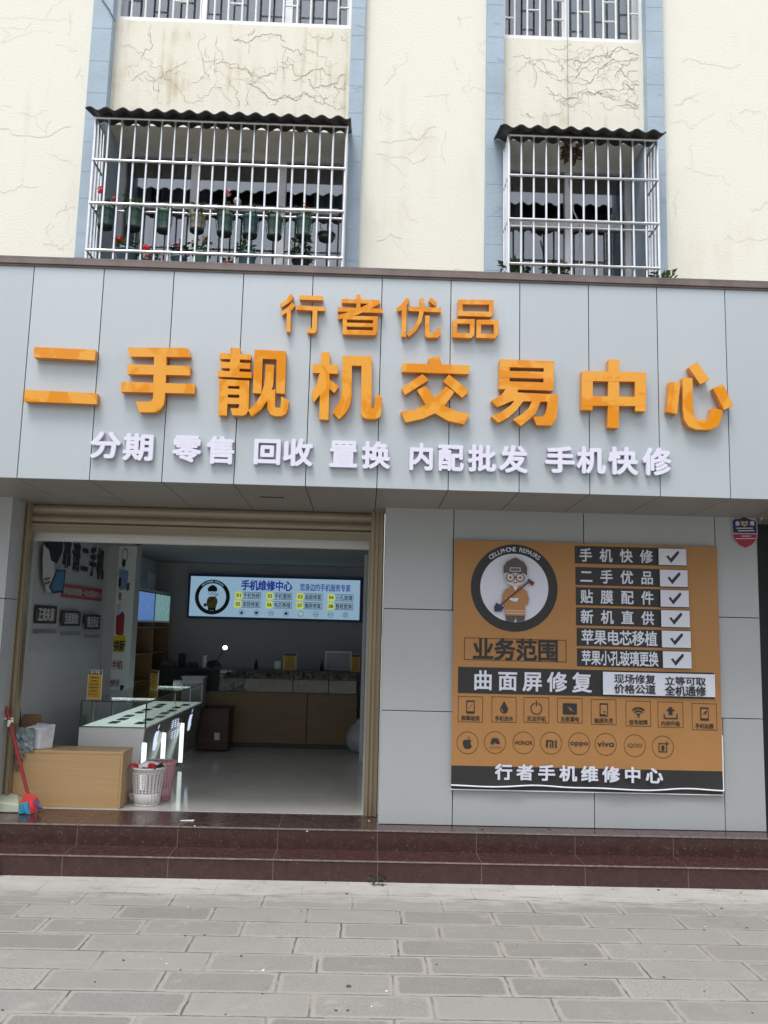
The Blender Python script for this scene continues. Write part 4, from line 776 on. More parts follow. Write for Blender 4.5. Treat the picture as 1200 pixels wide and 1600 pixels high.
cg2, dx0, dx1, dzr, _ = cage((795, 211), (1027, 222), (795, 425), (1030, 435), 12, [(910, 279), (910, 347), (910, 416.5)], 'narrow steel window cage with no hanging pots under a black corrugated roof', ((781, 201), (1038, 211)), 10)

# ------------------------------------------------------------------ plants
def leaf(b, c, L, w, az, el, m):
    d = Vector((math.cos(az)*math.cos(el), math.sin(az)*math.cos(el), math.sin(el))); q = d.cross(Vector((0, 0, 1))).normalized(); u = q.cross(d)
    c = Vector(c); b.add([c, c+d*L*.45+q*w+u*w*.3, c+d*L-Vector((0, 0, L*.15)), c+d*L*.45-q*w+u*w*.3, c+d*L*.5], [(0, 1, 4), (1, 2, 4), (2, 3, 4), (3, 0, 4)], m)
def foliage(b, c, r, h, n, L, m):
    for i in range(n):
        a = random.uniform(0, 6.283); rr = r*math.sqrt(random.random()); z = h*random.random()
        leaf(b, (c[0]+rr*math.cos(a), c[1]+rr*math.sin(a), c[2]+z), L*random.uniform(.6, 1.2), L*.36, a+random.uniform(-.8, .8), random.uniform(-.3, 1.0), m)
def stems(b, c, tip, m='leaf'):
    b.tube([c, ((c[0]+tip[0])/2+random.uniform(-.01, .01), (c[1]+tip[1])/2, (c[2]+tip[2])/2+.01), tip], .0022, m, 5)
def flower(c, r, m):
    b = MB(); r *= 1.35
    for i in range(26):
        v = Vector((random.gauss(0, 1), random.gauss(0, 1), random.gauss(0, 1))).normalized(); p = Vector(c)+v*r*random.uniform(.5, .9)
        q = v.cross(Vector((.3, .5, .8))).normalized()*r*.42; u = v.cross(q).normalized()*r*.42
        b.add([p-q, p-u+v*r*.15, p+q, p+u+v*r*.15], [(0, 1, 2, 3)], m)
    return b
def pot(label, px, py, y, w, h, m, flowers, leaves, hang, group, lm='leaf', tall=.095):
    p = PY(px, py, y)                                # centre of the pot body
    z0 = p.z-h/2
    t = thing('flower_pot', (p.x, y, z0), label, 'flower pot', group)
    b = MB(); r = w/2
    b.lathe((p.x, y, z0), [(0, 0), (r*.72, 0), (r*.76, .01), (r*.97, h*.86), (r*1.06, h*.86), (r*1.06, h), (r*.95, h), (r*.93, h-.012), (0, h-.014)], m); b.build('pot', t)
    b = MB(); b.lathe((p.x, y, z0-.006), [(0, 0), (r*.88, 0), (r*.95, .02), (r*.86, .022), (r*.8, .008), (0, .008)], 'potdark'); b.build('saucer', t)
    if hang:
        b = MB()
        for zz, rr in ((z0+h*.42, r*1.06), (z0+h*.8, r*1.13), (z0-.008, r*.8)):
            b.tube([(p.x+rr*math.cos(k*math.pi/8), y+rr*math.sin(k*math.pi/8), zz) for k in range(17)], .0018, 'wire', 4)
        for k in range(8):
            a = k*math.pi/4; b.tube([(p.x+r*.8*math.cos(a), y+r*.8*math.sin(a), z0-.008), (p.x+r*1.06*math.cos(a), y+r*1.06*math.sin(a), z0+h*.42), (p.x+r*1.13*math.cos(a), y+r*1.13*math.sin(a), z0+h*.8)], .0018, 'wire', 4)
        for s_ in (-1, 1): b.tube([(p.x+s_*r*.7, y-r*.8, z0+h*.8), (p.x+s_*r*.7, cyf+.01, z0+h+.045), (p.x+s_*r*.7, cyf-.03, z0+h+.03)], .0022, 'wire', 4)
        b.build('wire_basket', t)
    b = MB()
    foliage(b, (p.x, y, z0+h-.01), r*1.05, tall*.95, int(leaves*1.4), .05, lm)
    for i in range(3): stems(b, (p.x, y, z0+h-.02), (p.x+random.uniform(-r, r), y+random.uniform(-r, r), z0+h+tall*.7), lm)
    for (fx, fy, fr, fm) in flowers:
        q = PY(fx, fy, y-.03); stems(b, (p.x, y, z0+h-.02), (q.x, y-.03, q.z), lm)
    b.build('plant', t)
    for (fx, fy, fr, fm) in flowers:
        q = PY(fx, fy, y-.03); flower((q.x, y-.03, q.z), fr, fm).build('flower', t)
    return t
hy = cyf+.075
G1 = 'pots hanging in the wide window cage'
for lab, px, py, w, h, m, fl, n in [
    ('dark green hanging pot nearest the left corner post, one red bloom above it', 165, 340, .125, .16, 'potg', [(158, 297, .022, 'fl_red'), (178, 310, .012, 'fl_red')], 12),
    ('green hanging pot with a taller leafy plant, second from the left corner post', 208, 342, .13, .165, 'potg', [], 34),
    ('pale green hanging pot with one thin sprig, directly left of the cream pot', 256, 346, .12, .16, 'potg', [], 7),
    ('cream coloured hanging pot in the window cage', 308, 349, .12, .13, 'potc', [], 16),
    ('green hanging pot right of the cream pot with pink and white blooms on top', 351, 351, .125, .16, 'potg', [(355, 302, .024, 'fl_pink'), (371, 314, .024, 'fl_white')], 22),
    ('blue green hanging pot near the middle of the cage between two greener pots', 391, 354, .125, .16, 'potb', [], 8),
    ('green hanging pot in front of the white window mullion on the right', 429, 356, .125, .16, 'potg', [], 9),
    ('wide rimmed green hanging pot, second from the right corner post', 474.5, 356, .125, .155, 'potg', [(479, 326, .012, 'fl_red')], 10)]:
    pot(lab, px, py, hy, w, h, m, fl, n, True, G1)
t = pot('shallow dark hanging dish in a wire basket beside the right corner post of the cage', 510, 370, hy, .13, .045, 'potdark', [], 0, True, G1)
G2 = 'pots on the floor of the wide window cage'
pot('teal pot low in the cage left of the big red bloom', 198, 404, 6.42, .17, .13, 'potb', [(184, 376, .03, 'fl_red'), (195, 392, .012, 'fl_red')], 34, False, G2, tall=.1)
pot('low dark pot under the big red geranium blooms at the bottom of the cage', 232, 418, 6.40, .13, .11, 'potg', [(228, 388, .024, 'fl_red'), (232, 408, .038, 'fl_red'), (250, 412, .022, 'fl_pink')], 26, False, G2)
pot('dark leafy pot with a small pink bloom low in the cage', 279, 412, 6.46, .12, .10, 'potb', [(277, 385, .024, 'fl_pink')], 40, False, G2, 'leafd', .12)
pot('pale green pot low in the cage below the cream one, with a pink bloom', 314, 409, 6.44, .14, .13, 'potg', [(320, 374, .02, 'fl_pink')], 34, False, G2, tall=.12)
pot('low pot with a magenta bloom just above the fascia edge in the cage', 352, 424, 6.40, .11, .1, 'potdark', [(354, 412, .026, 'fl_pink')], 12, False, G2, tall=.05)
pot('grey green pot low in the cage below the blue green one', 386, 410, 6.46, .14, .14, 'potb', [], 30, False, G2, tall=.13)
pot('low pot with a bushy dark plant by the right mullion of the cage', 470, 416, 6.46, .14, .1, 'potdark', [], 70, False, G2, 'leafd', .2)
G3 = 'leafy pots in the narrow window cage'
def palm(label, px, py, y, n, L, m):
    p = PY(px, py, y); t = thing('leafy_plant', (p.x, y, 4.09), label, 'plant', G3)
    b = MB(); b.lathe((p.x, y, 4.095), [(0, 0), (.06, 0), (.085, .13), (.075, .13), (0, .12)], 'potdark'); b.build('pot', t)
    b = MB()
    for i in range(n):
        a = random.uniform(0, 6.28); el = random.uniform(.3, 1.35); leaf(b, (p.x, y, p.z-.01), L*random.uniform(.7, 1.1), L*.13, a, el, m)
    foliage(b, (p.x, y, p.z-.10), .10, .16, n*2, .07, m); b.build('leaves', t)
palm('spiky dark plant at the left bottom corner of the narrow cage', 803, 424, 6.46, 22, .16, 'leafd'); palm('broad leaved plant below the mullion of the narrow cage', 868, 424, 6.45, 26, .13, 'leafd'); palm('small bushy plant at the right bottom corner of the narrow cage', 1034, 436, 6.40, 16, .09, 'leaf')
p = PY(893, 241, 6.42); t = thing('dried_bunch', (p.x, 6.42, p.z), 'brown dried bunch hanging under the roof of the narrow cage', 'dried plant')
b = MB(); foliage(b, (p.x, 6.42, p.z-.04), .05, .08, 60, .07, 'dried'); b.build('leaves', t); b = MB(); b.tube([(p.x, 6.42, p.z+.02), (p.x, 6.43, dzr[0]+.03)], .002, 'wire', 4); b.build('string', t)
def cable(pts, r, m, label):
    b = MB(); b.tube(pts, r, m, 6); tag(b.build('cable', loc=pts[0]), label, 'cable')
def pts_on(l, y): return [tuple(PY(a, c, y)) for a, c in l]
cable(pts_on([(886, -40), (886.3, 30), (886.8, 100), (887.3, 150), (888, 205)], YW-.02), .003, 'cable', 'thin pale cable running down the cracked panel to the narrow cage')
cable(pts_on([(888, 280), (893, 300), (896, 330), (906, 350), (907, 380), (905, 408), (908, 440)], 6.52), .006, 'cable', 'pale cable dangling inside the narrow window cage')
cable(pts_on([(152, -30), (160, 0), (170, 14), (178, 30), (180, 34)], YW-.07), .004, 'wire', 'black cable looping across the blue pilaster at the top left')

# ------------------------------------------------------------------ display counter
yn = 7.44; yf_ = 10.0
q = PY(226.7, 1138, yn); xr_ = q.x; zb_ = q.z; xl_ = PY(125.5, 1138, yn).x; zg = PY(226.7, 1098, yn).z
dc = thing('display_counter', ((xl_+xr_)/2, 8.6, ZL), 'white glass topped display counter with glowing strips along its grey side', 'counter')
def xs_(z): return xr_-.075*(zb_-z)/(zb_-ZL)
b = MB(); zk = ZL+.006
b.hexa([(xl_-.01, yn, zk), (xs_(ZL), yn, zk), (xs_(ZL), yf_, zk), (xl_-.01, yf_, zk)], [(xl_-.01, yn, zb_), (xr_, yn, zb_), (xr_, yf_, zb_), (xl_-.01, yf_, zb_)], 'white'); b.build('body', dc)
b = MB(); e = .004
b.hexa([(xs_(ZL+.07)+.0005, yn+.02, ZL+.07), (xs_(ZL+.07)+e, yn+.02, ZL+.07), (xs_(ZL+.07)+e, yf_, ZL+.07), (xs_(ZL+.07)+.0005, yf_, ZL+.07)], [(xr_+.0005, yn+.02, zb_-.01), (xr_+e, yn+.02, zb_-.01), (xr_+e, yf_, zb_-.01), (xr_+.0005, yf_, zb_-.01)], 'greyside'); b.build('side_panel', dc)
b = MB(); b.box(xl_+.01, xr_-.01, yn+.012, yf_-.01, zb_+.001, zb_+.006, 'deck'); b.build('deck', dc)
gl = MB(); gl.box(xl_, xr_, yn, yn+.006, zb_+.002, zg, 'cglass'); gl.build('front_glass', dc)
gl = MB(); gl.box(xr_-.006, xr_, yn+.008, yf_, zb_+.002, zg, 'cglass'); gl.build('side_glass', dc)
gl = MB(); gl.box(xl_-.006, xr_+.006, yn-.006, yf_, zg+.001, zg+.009, 'cglass'); gl.build('top_glass', dc)
gl = MB(); gl.box(xl_-.0065, xr_+.0065, yn-.0085, yn-.0062, zg, zg+.010, 'dark'); gl.box(xl_-.007, xl_+.004, yn-.0082, yn-.001, zb_, zg-.001, 'dark'); gl.box(xr_-.004, xr_+.007, yn-.0082, yn-.001, zb_, zg-.001, 'dark'); gl.box(xr_+.0062, xr_+.0085, yn, yf_, zg, zg+.010, 'cglass_edge'); gl.box(xl_, xr_, yn-.0083, yn-.001, zb_+.001, zb_+.009, 'cglass_edge'); gl.build('glass_edging', dc)
for yy in (8.55, 9.3, yf_-.02):
    gl = MB(); gl.box(xr_+.0005, xr_+.004, yy, yy+.02, zb_+.004, zg-.002, 'frame'); gl.build('glass_post', dc)
for yy in (7.75, 8.35):
    gl = MB(); gl.box(xl_-.012, xl_-.001, yy, yy+.05, zb_+.004, zg-.002, 'dark'); gl.build('glass_post', dc)
for yy in (7.95, 9.55):
    gl = MB(); gl.box(xl_+.1, xr_-.05, yy, yy+.02, zg-.022, zg-.006, 'ledbar'); gl.build('light_bar', dc)
def zAt(px, py, x): return PX(px, py, x)
for yy, w in ((yn+.005, .05), (8.16, .06), (8.97, .07)):
    zt_ = zb_-.12; zl_ = ZL+.05; xe = xr_+.022
    b = MB(); b.hexa([(xs_(zl_)-.02, yy+.004, zl_), (xe-.042, yy+.004, zl_), (xs_(zl_)+.004, yy+.24, zl_), (xs_(zl_)-.02, yy+.24, zl_)], [(xs_(zt_)-.02, yy+.004, zt_), (xe-.042, yy+.004, zt_), (xs_(zt_)+.004, yy+.24, zt_), (xs_(zt_)-.02, yy+.24, zt_)], 'acmwall'); b.build('wedge', dc)
    b = MB(); b.hexa([(xe-.041, yy, zl_), (xe, yy, zl_), (xe-.03, yy+.03, zl_), (xe-.041, yy+.03, zl_)], [(xe-.041, yy, zt_), (xe, yy, zt_), (xe-.03, yy+.03, zt_), (xe-.041, yy+.03, zt_)], 'led'); b.build('glow_strip', dc)
for yy, s_ in ((7.92, 1), (9.45, 1)):
    a = Art(lambda u, v, d: (xs_(v)+.006+d, u, v)); v = ZL+.42; k = .012*s_
    A = lambda x, y: (yy+x*k, v-y*k)
    a.poly([A(*p_) for p_ in [(0, -4.2), (3, -5), (6, -4.2), (5, -1.8), (4.4, .5), (5.2, 3), (7, 4.6), (5, 8.2), (2.6, 9.6), (0, 8.8), (-2.6, 9.6), (-5.4, 7.6), (-7.4, 3), (-7.6, -.6), (-6, -3.8), (-3, -5)]], 'logo_led'); a.poly([A(*p_) for p_ in [(.2, -5.6), (.8, -8), (3.2, -9.8), (2.8, -7.2)]], 'logo_led'); a.build('glowing_logo', dc)
a = Art(lambda u, v, d: (xs_(v)+.006+d, u, v))
for r in range(2):
    for k in range(3):
        u, v = 8.5+k*.1, ZL+.5-r*.1
        for j in range(4): a.line([(u, v-j*.02), (u+.07, v-j*.02)], .007, 'logo_led')
        a.line([(u+.03, v+.005), (u+.03, v-.065)], .008, 'logo_led')
a.build('glowing_lettering', dc)
# phones on the deck
for i in range(14):
    c = i % 2; yy = 7.72+(i//2)*.3+random.uniform(-.03, .03); x = xl_+.2+c*.24+random.uniform(-.03, .03)
    if i == 0:
        ph = thing('phone', (x, yy, zb_+.0065), 'dark phone lying flat on the white deck inside the glass counter', 'phone', 'phones laid out in the glass counter')
        b = MB(); b.box(x-.038, x+.038, yy-.078, yy+.078, zb_+.0066, zb_+.0135, 'dark'); b.build('body', ph, bevel=.003); b = MB(); b.box(x-.034, x+.034, yy-.074, yy+.074, zb_+.0137, zb_+.0142, 'phone'); b.build('screen', ph)
    else: copy_tree(ph, (x, yy, zb_+.0065))
# upright cards on the counter
def card(label, x0, x1, y, z0, z1, head, lines, yaw=0, m='card', back='cardw', grp=None):
    t = thing('price_card', ((x0+x1)/2, y, z0), label, 'card', grp)
    ca, sa = math.cos(yaw), math.sin(yaw); cx = (x0+x1)/2
    fn = lambda u, v, d: (cx+(u-cx)*ca+d*sa, y+(u-cx)*sa-d*ca, v)
    b = MB(); b.prism([fn(x0, z0, 0), fn(x1, z0, 0), fn(x1, z1, 0), fn(x0, z1, 0)], (-.004*sa, .004*ca, 0), back); b.build('stand', t)
    a = Art(fn); a.d = .001; w = x1-x0; h = z1-z0; a.rect(x0+w*.04, z0+h*.02, x1-w*.04, z1-h*.16, m); a.rect(x0+w*.04, z1-h*.16, x1-w*.04, z1-h*.02, 'ink')
    if head: a.text(head, x0+w*.14, z1-h*.14, x1-w*.14, z1-h*.035, 'cardw', .02)
    for i in range(lines):
        zz_ = z1-h*(.26+.68*i/lines); k = (.62, .5, .7)[i % 3]
        n = 6
        for j in range(n): a.rect(x0+w*(.5-k/2+k*j/n), zz_-h*.03, x0+w*(.5-k/2+k*(j+.8)/n), zz_+h*.008, 'inkbr' if i < lines-1 else 'bag_r')
    a.build('print', t); return t
GC = 'yellow notice cards standing on the counters'
p, q = PY(138, 1050, 7.6), PY(160.5, 1050, 7.6)
card('bright yellow notice card with a black head at the street end of the glass counter', p.x, q.x, 7.6, zg+.010, PY(150, 1046.5, 7.6).z, '关于手机', 6, 0, grp=GC)
p, q = PX(227, 1050, -2.05), PX(236, 1050, -2.05)
card('turned yellow notice card in front of the tall wooden cabinet', -2.15, -1.95, 8.75, zg+.010, PY(231, 1047, 8.75).z, None, 6, -.95, grp=GC)
b = MB(); b.lathe((-1.97, 9.5, zg+.010), [(0, 0), (.05, 0), (.05, .05), (.047, .055), (0, .055)], 'white'); tag(b.build('round_tin', loc=(-1.97, 9.5, zg+.010)), 'small round white tin standing on the far end of the glass counter', 'tin')

# ------------------------------------------------------------------ left inner wall: poster, printed column, cabinet
po = thing('wall_poster', (XL, 8.2, 1.6), 'large grey poster with black characters on the left inner wall of the shop', 'poster')
def UX(px, py, x=XL): p = PX(px, py, x); return (p.y, p.z)
b = MB(); y_a, y_b = UX(50, 950)[0], UX(157, 950)[0]; zt_ = UX(110, 846)[1]+.35; zb2 = UX(100, 1015)[1]
zt_ = min(zt_, ZC-.02); b.box(XL+.001, XL+.008, y_a, y_b, zb2, zt_, 'poster'); b.build('board', po)
a = Art(inner(XL+.0085))
def quad(pts, m): a.poly([UX(*p) for p in pts], m)
def ptxt(t, x0, ya, x1, yb, m, bold=.03):
    u0, u1 = UX(x0, ya)[0], UX(x1, yb)[0]; c = (x0+x1)/2; zc = UX(c, (ya+yb)/2)[1]; return u0, u1, zc
for ch, x0, x1, yt_, yb2 in (('靠', 96, 109.5, 838, 887), ('谱', 111, 124, 845, 893), ('二', 125, 137, 851, 896), ('手', 138.5, 149, 855, 900), ('机', 150, 161, 858, 905)):
    u0, u1 = UX(x0, 870)[0], UX(x1, 870)[0]; c = (x0+x1)/2; a.text(ch, u0, UX(c, yb2)[1], u1, UX(c, yt_)[1], 'p_black', .035)
u0, u1 = UX(94, 920)[0], UX(157, 920)[0]; v1, v0 = UX(125, 920)[1], UX(125, 940)[1]
v1, v0 = UX(95, 908)[1], UX(93, 929)[1]; v1 = (v1+UX(157, 924)[1])/2; v0 = (v0+UX(156, 943)[1])/2
a.rect(u0, v0, u1, v1, 'p_red'); a.text('手机回收置换一站式服务中心', u0+.03, v0+.03, u1-.03, v1-.03, 'p_white', .02)
for t, x0, x1, ya, yb3 in (('正规来源', 50, 85, 946, 974), ('当面质检', 90.5, 121, 954, 978), ('售后保证', 126, 151, 960, 983)):
    u0, u1 = UX(x0, 960)[0], UX(x1, 960)[0]; c = (x0+x1)/2; v0, v1 = UX(c, yb3)[1], UX(c, ya)[1]; a.rect(u0, v0, u1, v1, 'p_black'); w = (u1-u0)
    a.line([(u0+w*.09, v0+.03), (u0+w*.09, v1-.03)], .012, 'p_orange'); a.line([(u1-w*.09, v0+.03), (u1-w*.09, v1-.03)], .012, 'p_orange'); a.text(t, u0+w*.14, v0+.02, u1-w*.14, v1-.02, 'p_white', .03)
    for k in range(9): a.rect(u0+w*(k/9+.01), v0-.085, u0+w*(k/9+.085), v0-.05, 'p_grey')
# plain generic figure in a white suit with a dark visor and a blue tablet
quad([(58, 850), (72, 868), (78, 905), (74, 922), (64, 926), (57, 905), (56, 875)], 'p_white'); quad([(64, 838), (90, 838), (88, 862), (79, 880), (70, 876), (65, 860)], 'p_black'); quad([(60, 856), (66, 858), (74, 905), (68, 910), (59, 892)], 'p_white')
quad([(78, 890), (93, 890), (89, 925), (72, 927), (66, 917)], 'p_black'); quad([(79, 892), (91, 892), (87.5, 922), (73, 924), (69, 917)], 'p_blue')
a.line([UX(59, 905), UX(66, 903)], .02, 'p_grey'); a.line([UX(59, 912), UX(67, 909)], .02, 'p_grey')
a.build('print', po)
# printed column end
yk = 9.3; ca_, cb_ = XL, PY(206, 980, yk).x
col = thing('printed_column', (XL+.13, yk, ZL), 'narrow wall column wrapped in a white printed sheet of colourful pictures', 'column')
b = MB(); b.box(XL+.001, cb_, yk, yk+.22, ZL+.005, ZC-.001, 'plaster'); b.build('column_core', col)
b = MB(); def_ = lambda px, py: (PY(px, py, yk-.003).x, PY(px, py, yk-.003).z)
x_in = def_(178, 980)[0]
b.box(x_in, cb_+.002, yk-.004, yk-.001, 1.0, ZC-.002, 'colw'); b.build('sheet', col)
a = Art(front(yk-.0045)); Q = lambda px, py: def_(px, py)
def qp(pts, m): a.poly([Q(*p) for p in pts], m)
u, v = Q(195.5, 867); a.ring(u, v, .060, .072, 'p_black', 24, asp=.45); a.ell(*Q(193.5, 880), .02, .045, 'p_black', 14); a.ell(*Q(190.5, 895), .05, .06, 'c_lb', 14)
qp([(187, 890), (201, 892), (199, 921), (186, 922)], 'c_blue'); qp([(186, 903), (190, 903), (189, 917), (185, 917)], 'p_black'); qp([(198, 912), (203, 910), (202, 922), (198, 924)], 'inkbr'); qp([(185.5, 926), (190, 926), (189.5, 938), (186, 938)], 'p_grey'); qp([(183, 945), (189, 943), (188, 962), (182, 962)], 'c_lb')
qp([(182, 962), (187, 960), (192, 955), (195, 961), (193, 990), (190, 996), (181, 990)], 'c_red'); qp([(177, 996), (184, 992), (196, 993), (197, 1005), (193, 1019), (178, 1019), (177, 1005)], 'c_yel')
for ch, x0, x1, ya, yb3, m, bo in (('换', 178, 186.5, 1000, 1017, 'p_black', .02), ('新', 187, 195.5, 1000, 1018, 'p_black', .02), ('手', 175.5, 183, 1032, 1046, 'c_red', .01), ('机', 184, 192, 1032, 1046, 'c_red', .01), ('快', 173.5, 180, 1061, 1073, 'c_red', .01), ('修', 181, 187, 1061, 1073, 'p_grey', .01)):
    (u0, v1), (u1, v0) = Q(x0, ya), Q(x1, yb3); a.text(ch, u0, v0, u1, v1, m, bo)
qp([(189, 1070), (195, 1071), (192, 1080), (188, 1079)], 'p_black'); qp([(176, 1078), (186, 1078), (185, 1090), (175, 1090)], 'c_lb')
a.build('print', col)
# tall wooden cabinet
xc = -2.48; ya_, yb4 = 9.56, 11.25; zt5 = UX(214, 921, xc)[1]
cb = thing('tall_cabinet', (-2.6, 10.4, ZL), 'tall open wooden display cabinet with two lit picture panels at its top', 'cabinet')
def part(name, x0, x1, yq0, yq1, z0, z1, m, par=cb):
    b = MB(); b.box(x0, x1, yq0, yq1, z0, z1, m); return b.build(name, par, bevel=.002)
ym = (ya_+yb4)/2
for yy in (ya_, ym-.015, yb4-.03): part('side_panel', XL+.005, xc, yy, yy+.03, ZL+.006, zt5, 'wood2')
part('top_panel', XL+.005, xc+.001, ya_-.001, yb4+.001, zt5+.001, zt5+.03, 'wood2'); part('back_panel', XL+.002, XL+.0045, ya_, yb4, ZL+.006, zt5, 'wood2')
for k in range(5):
    zz_ = .75+k*.30
    for (p0, p1) in ((ya_+.031, ym-.016), (ym+.016, yb4-.031)): part('shelf', XL+.006, xc-.01, p0, p1, zz_, zz_+.015, 'wood2')
hb = .33
for (p0, p1, m) in ((ya_+.035, ym-.02, 'ph_blue'), (ym+.02, yb4-.035, 'ph_green')):
    l = part('lit_picture', xc-.03, xc-.004, p0, p1, zt5-hb, zt5-.012, m); part('picture_edge', xc-.0035, xc+.002, p0, p1, zt5-hb-.02, zt5-hb-.001, 'whitetrim', l)
b = MB(); b.box(-2.70, -2.52, 9.62, 10.05, zt5+.032, zt5+.13, 'dark'); tag(b.build('black_box', loc=(-2.6, 9.8, zt5+.032), bevel=.004), 'flat black box lying on top of the tall wooden cabinet', 'box')
p = PY(215.5, 851, 8.4); b = MB(); z = ZC-.001; b.lathe((p.x, 8.4, z-.07), [(0, 0), (.025, .004), (.042, .02), (.05, .045), (.055, .05), (.055, .07)], 'dark'); tag(b.build('dome_camera', loc=(p.x, 8.4, z)), 'small black dome camera under the shop ceiling', 'camera')

# ------------------------------------------------------------------ back wall light box
yl = YB-.09
lb = thing('light_box', (PY(430, 935, yl).x, YB, 1.85), 'long glowing pale blue light box sign high on the back wall of the shop', 'light box')
def UL(px, py): p = PY(px, py, yl); return (p.x, p.z)
lx0, lx1 = UL(297, 930)[0], UL(562, 940)[0]; lz1 = (UL(299, 898)[1]+UL(563, 909)[1])/2; lz0 = (UL(293, 962)[1]+UL(561, 969)[1])/2
b = MB(); b.box(lx0-.03, lx1+.03, yl+.002, YB-.001, lz0-.03, lz1+.03, 'lbframe'); b.build('case', lb, bevel=.004)
b = MB(); b.box(lx0, lx1, yl-.004, yl+.0015, lz0, lz1, 'lb'); b.build('lit_face', lb)
a = Art(front(yl-.005)); H_ = lz1-lz0; Wd = lx1-lx0
def LB(x, y): return (lx0+Wd*x, lz0+H_*y)
def lt(t, x0, y0_, x1_, y1_, m, bo=.02): (u0, v0), (u1, v1) = LB(x0, y0_), LB(x1_, y1_); a.text(t, u0, v0, u1, v1, m, bo)
cu2, cv2 = LB(.132, .485); rr2 = H_*.44; a.ring(cu2, cv2, rr2*.78, rr2, 'lbblack', 48)
t = 'CELLPHONE REPAIRS'
for i, ch in enumerate(t):
    if ch != ' ': an = math.radians(132-i*84/(len(t)-1)); a.charat(ch, cu2+math.cos(an)*rr2*.89, cv2+math.sin(an)*rr2*.89, rr2*.13, an-math.pi/2, 'lb', .012)
k2 = rr2/355
E2 = lambda x, y: (cu2+(x-590)*k2, cv2-(y-465)*k2)
for pts, m in (([(512, 655), (678, 655), (672, 738), (522, 738)], 'lbblack'), ([(560, 455), (632, 455), (690, 490), (708, 560), (676, 680), (512, 680), (486, 596), (492, 520), (515, 478)], 'lbor'), ([(498, 350), (496, 300), (520, 255), (594, 218), (665, 255), (690, 300), (688, 350)], 'lbblack'), ([(440, 590), (505, 625), (480, 660), (425, 662)], 'lbblack')): a.poly([E2(*p) for p in pts], m)
a.line([E2(478, 606), E2(715, 400)], 16*k2, 'lbblack')
for ex in (552, 632): a.ring(*E2(ex, 385), 28*k2, 37*k2, 'lbblack', 16)
lt('手机维修中心', .30, .68, .60, .93, 'lbink', .035); lt('您身边的手机服务专家', .645, .70, .945, .88, 'lbink', .015)
for i, t in enumerate(('手机快修', '手机置换', '曲面修复', '小孔玻璃', '面容修复', '电芯移植', '爆屏修复', '整框更换')):
    x = (.268, .452, .63, .812)[i % 4]; y = .46 if i < 4 else .24; (u0, v0), (u1, v1) = LB(x, y), LB(x+.15, y+.17)
    a.frame(u0, v0, u1, v1, .006, 'lbline'); a.rect(u0, v0, u0+(u1-u0)*.26, v1, 'lbtag'); w = u1-u0
    a.fit('0%d' % (i+1), u0+w*.05, v0+.022, u0+w*.22, v1-.022, 'lbblack', .02); a.text(t, u0+w*.31, v0+.012, u1-w*.04, v1-.012, 'lbblack', .012)
    (u, v) = LB(.31+i*.087, .115); a.ring(u, v, H_*.062, H_*.07, 'lbline', 24)
    if i == 0: a.ell(u, v-.004, H_*.035, H_*.035, 'lbblack', 14); a.poly([(u, v+.02), (u+.008, v+.034), (u+.012, v+.03)], 'lbblack')
    elif i in (1, 3): a.ell(u, v, H_*.042, H_*.036, 'lbred', 14)
    elif i == 7: a.frame(u-.018, v-.018, u+.018, v+.018, .006, 'lbline')
    else: a.fit({2: 'HONOR', 4: 'oppo', 5: 'vivo', 6: 'iQOO'}[i], u-H_*.05, v-.012, u+H_*.05, v+.012, 'lbline' if i != 4 else 'lbtag', .01)
a.build('print', lb)

# ------------------------------------------------------------------ back counter and what stands on it
zc0 = PY(450, 1083, YC).z; zc1 = PY(450, 1048, YC).z
bc = thing('back_counter', (-1, YC, ZL), 'long wooden counter with a glass case on top, across the back of the shop', 'counter')
b = MB(); b.box(-2.45, PY(480, 1100, YC).x-.003, YC, YC+.55, ZL+.06, zc0, 'wood2'); b.build('front_panel', bc, bevel=.003); b = MB(); b.box(PY(480, 1100, YC).x+.003, XR-.075, YC, YC+.55, ZL+.06, zc0, 'wood2'); b.build('front_panel', bc, bevel=.003)
b = MB(); b.box(-2.45, XR-.075, YC+.03, YC+.52, ZL+.005, ZL+.059, 'dark'); b.build('plinth', bc)
gx0 = PY(343, 1065, YC).x; gx1 = XR-.08
b = MB(); b.box(gx0, gx1, YC+.006, YC+.012, zc0+.01, zc1-.008, 'caseg'); b.build('front_glass', bc); b = MB(); b.box(gx0-.01, gx1, YC, YC+.5, zc1-.007, zc1, 'dark'); b.build('top_glass', bc)
b = MB(); b.box(gx0-.01, gx1, YC+.002, YC+.5, zc0+.001, zc0+.009, 'dark'); b.build('deck', bc); b = MB(); b.box(gx0, gx1, YC+.49, YC+.5, zc0+.01, zc1-.008, 'dark'); b.build('back_glass', bc)
for xx in (gx0-.01, PY(457, 1065, YC).x, PY(513, 1065, YC).x, gx1-.012): b = MB(); b.box(xx, xx+.012, YC-.004, YC+.005, zc0+.01, zc1-.008, 'dark'); b.build('case_post', bc)
for xx, w, h, m in ((-1.6, .10, .06, 'whitetrim'), (-1.3, .14, .05, 'brown'), (-.95, .08, .10, 'whitetrim'), (-.72, .05, .16, 'whitetrim'), (-.62, .03, .18, 'whitetrim'), (-.45, .2, .08, 'poster'), (-.2, .12, .12, 'p_black')):
    b = MB(); b.box(xx-w/2, xx+w/2, YC+.18, YC+.28, zc0+.0095, zc0+.0095+h, m); tag(b.build('stock_box', loc=(xx, YC+.2, zc0+.0095), bevel=.004), 'small stock item inside the glass case of the back counter', 'box', 'stock in the back glass case')
p, q = PY(443, 1020, YC+.1), PY(463, 1047, YC+.1); card('yellow notice card with a dark head standing alone on the middle of the back counter', p.x, q.x, YC+.1, zc1+.001, p.z, None, 6, grp=GC)
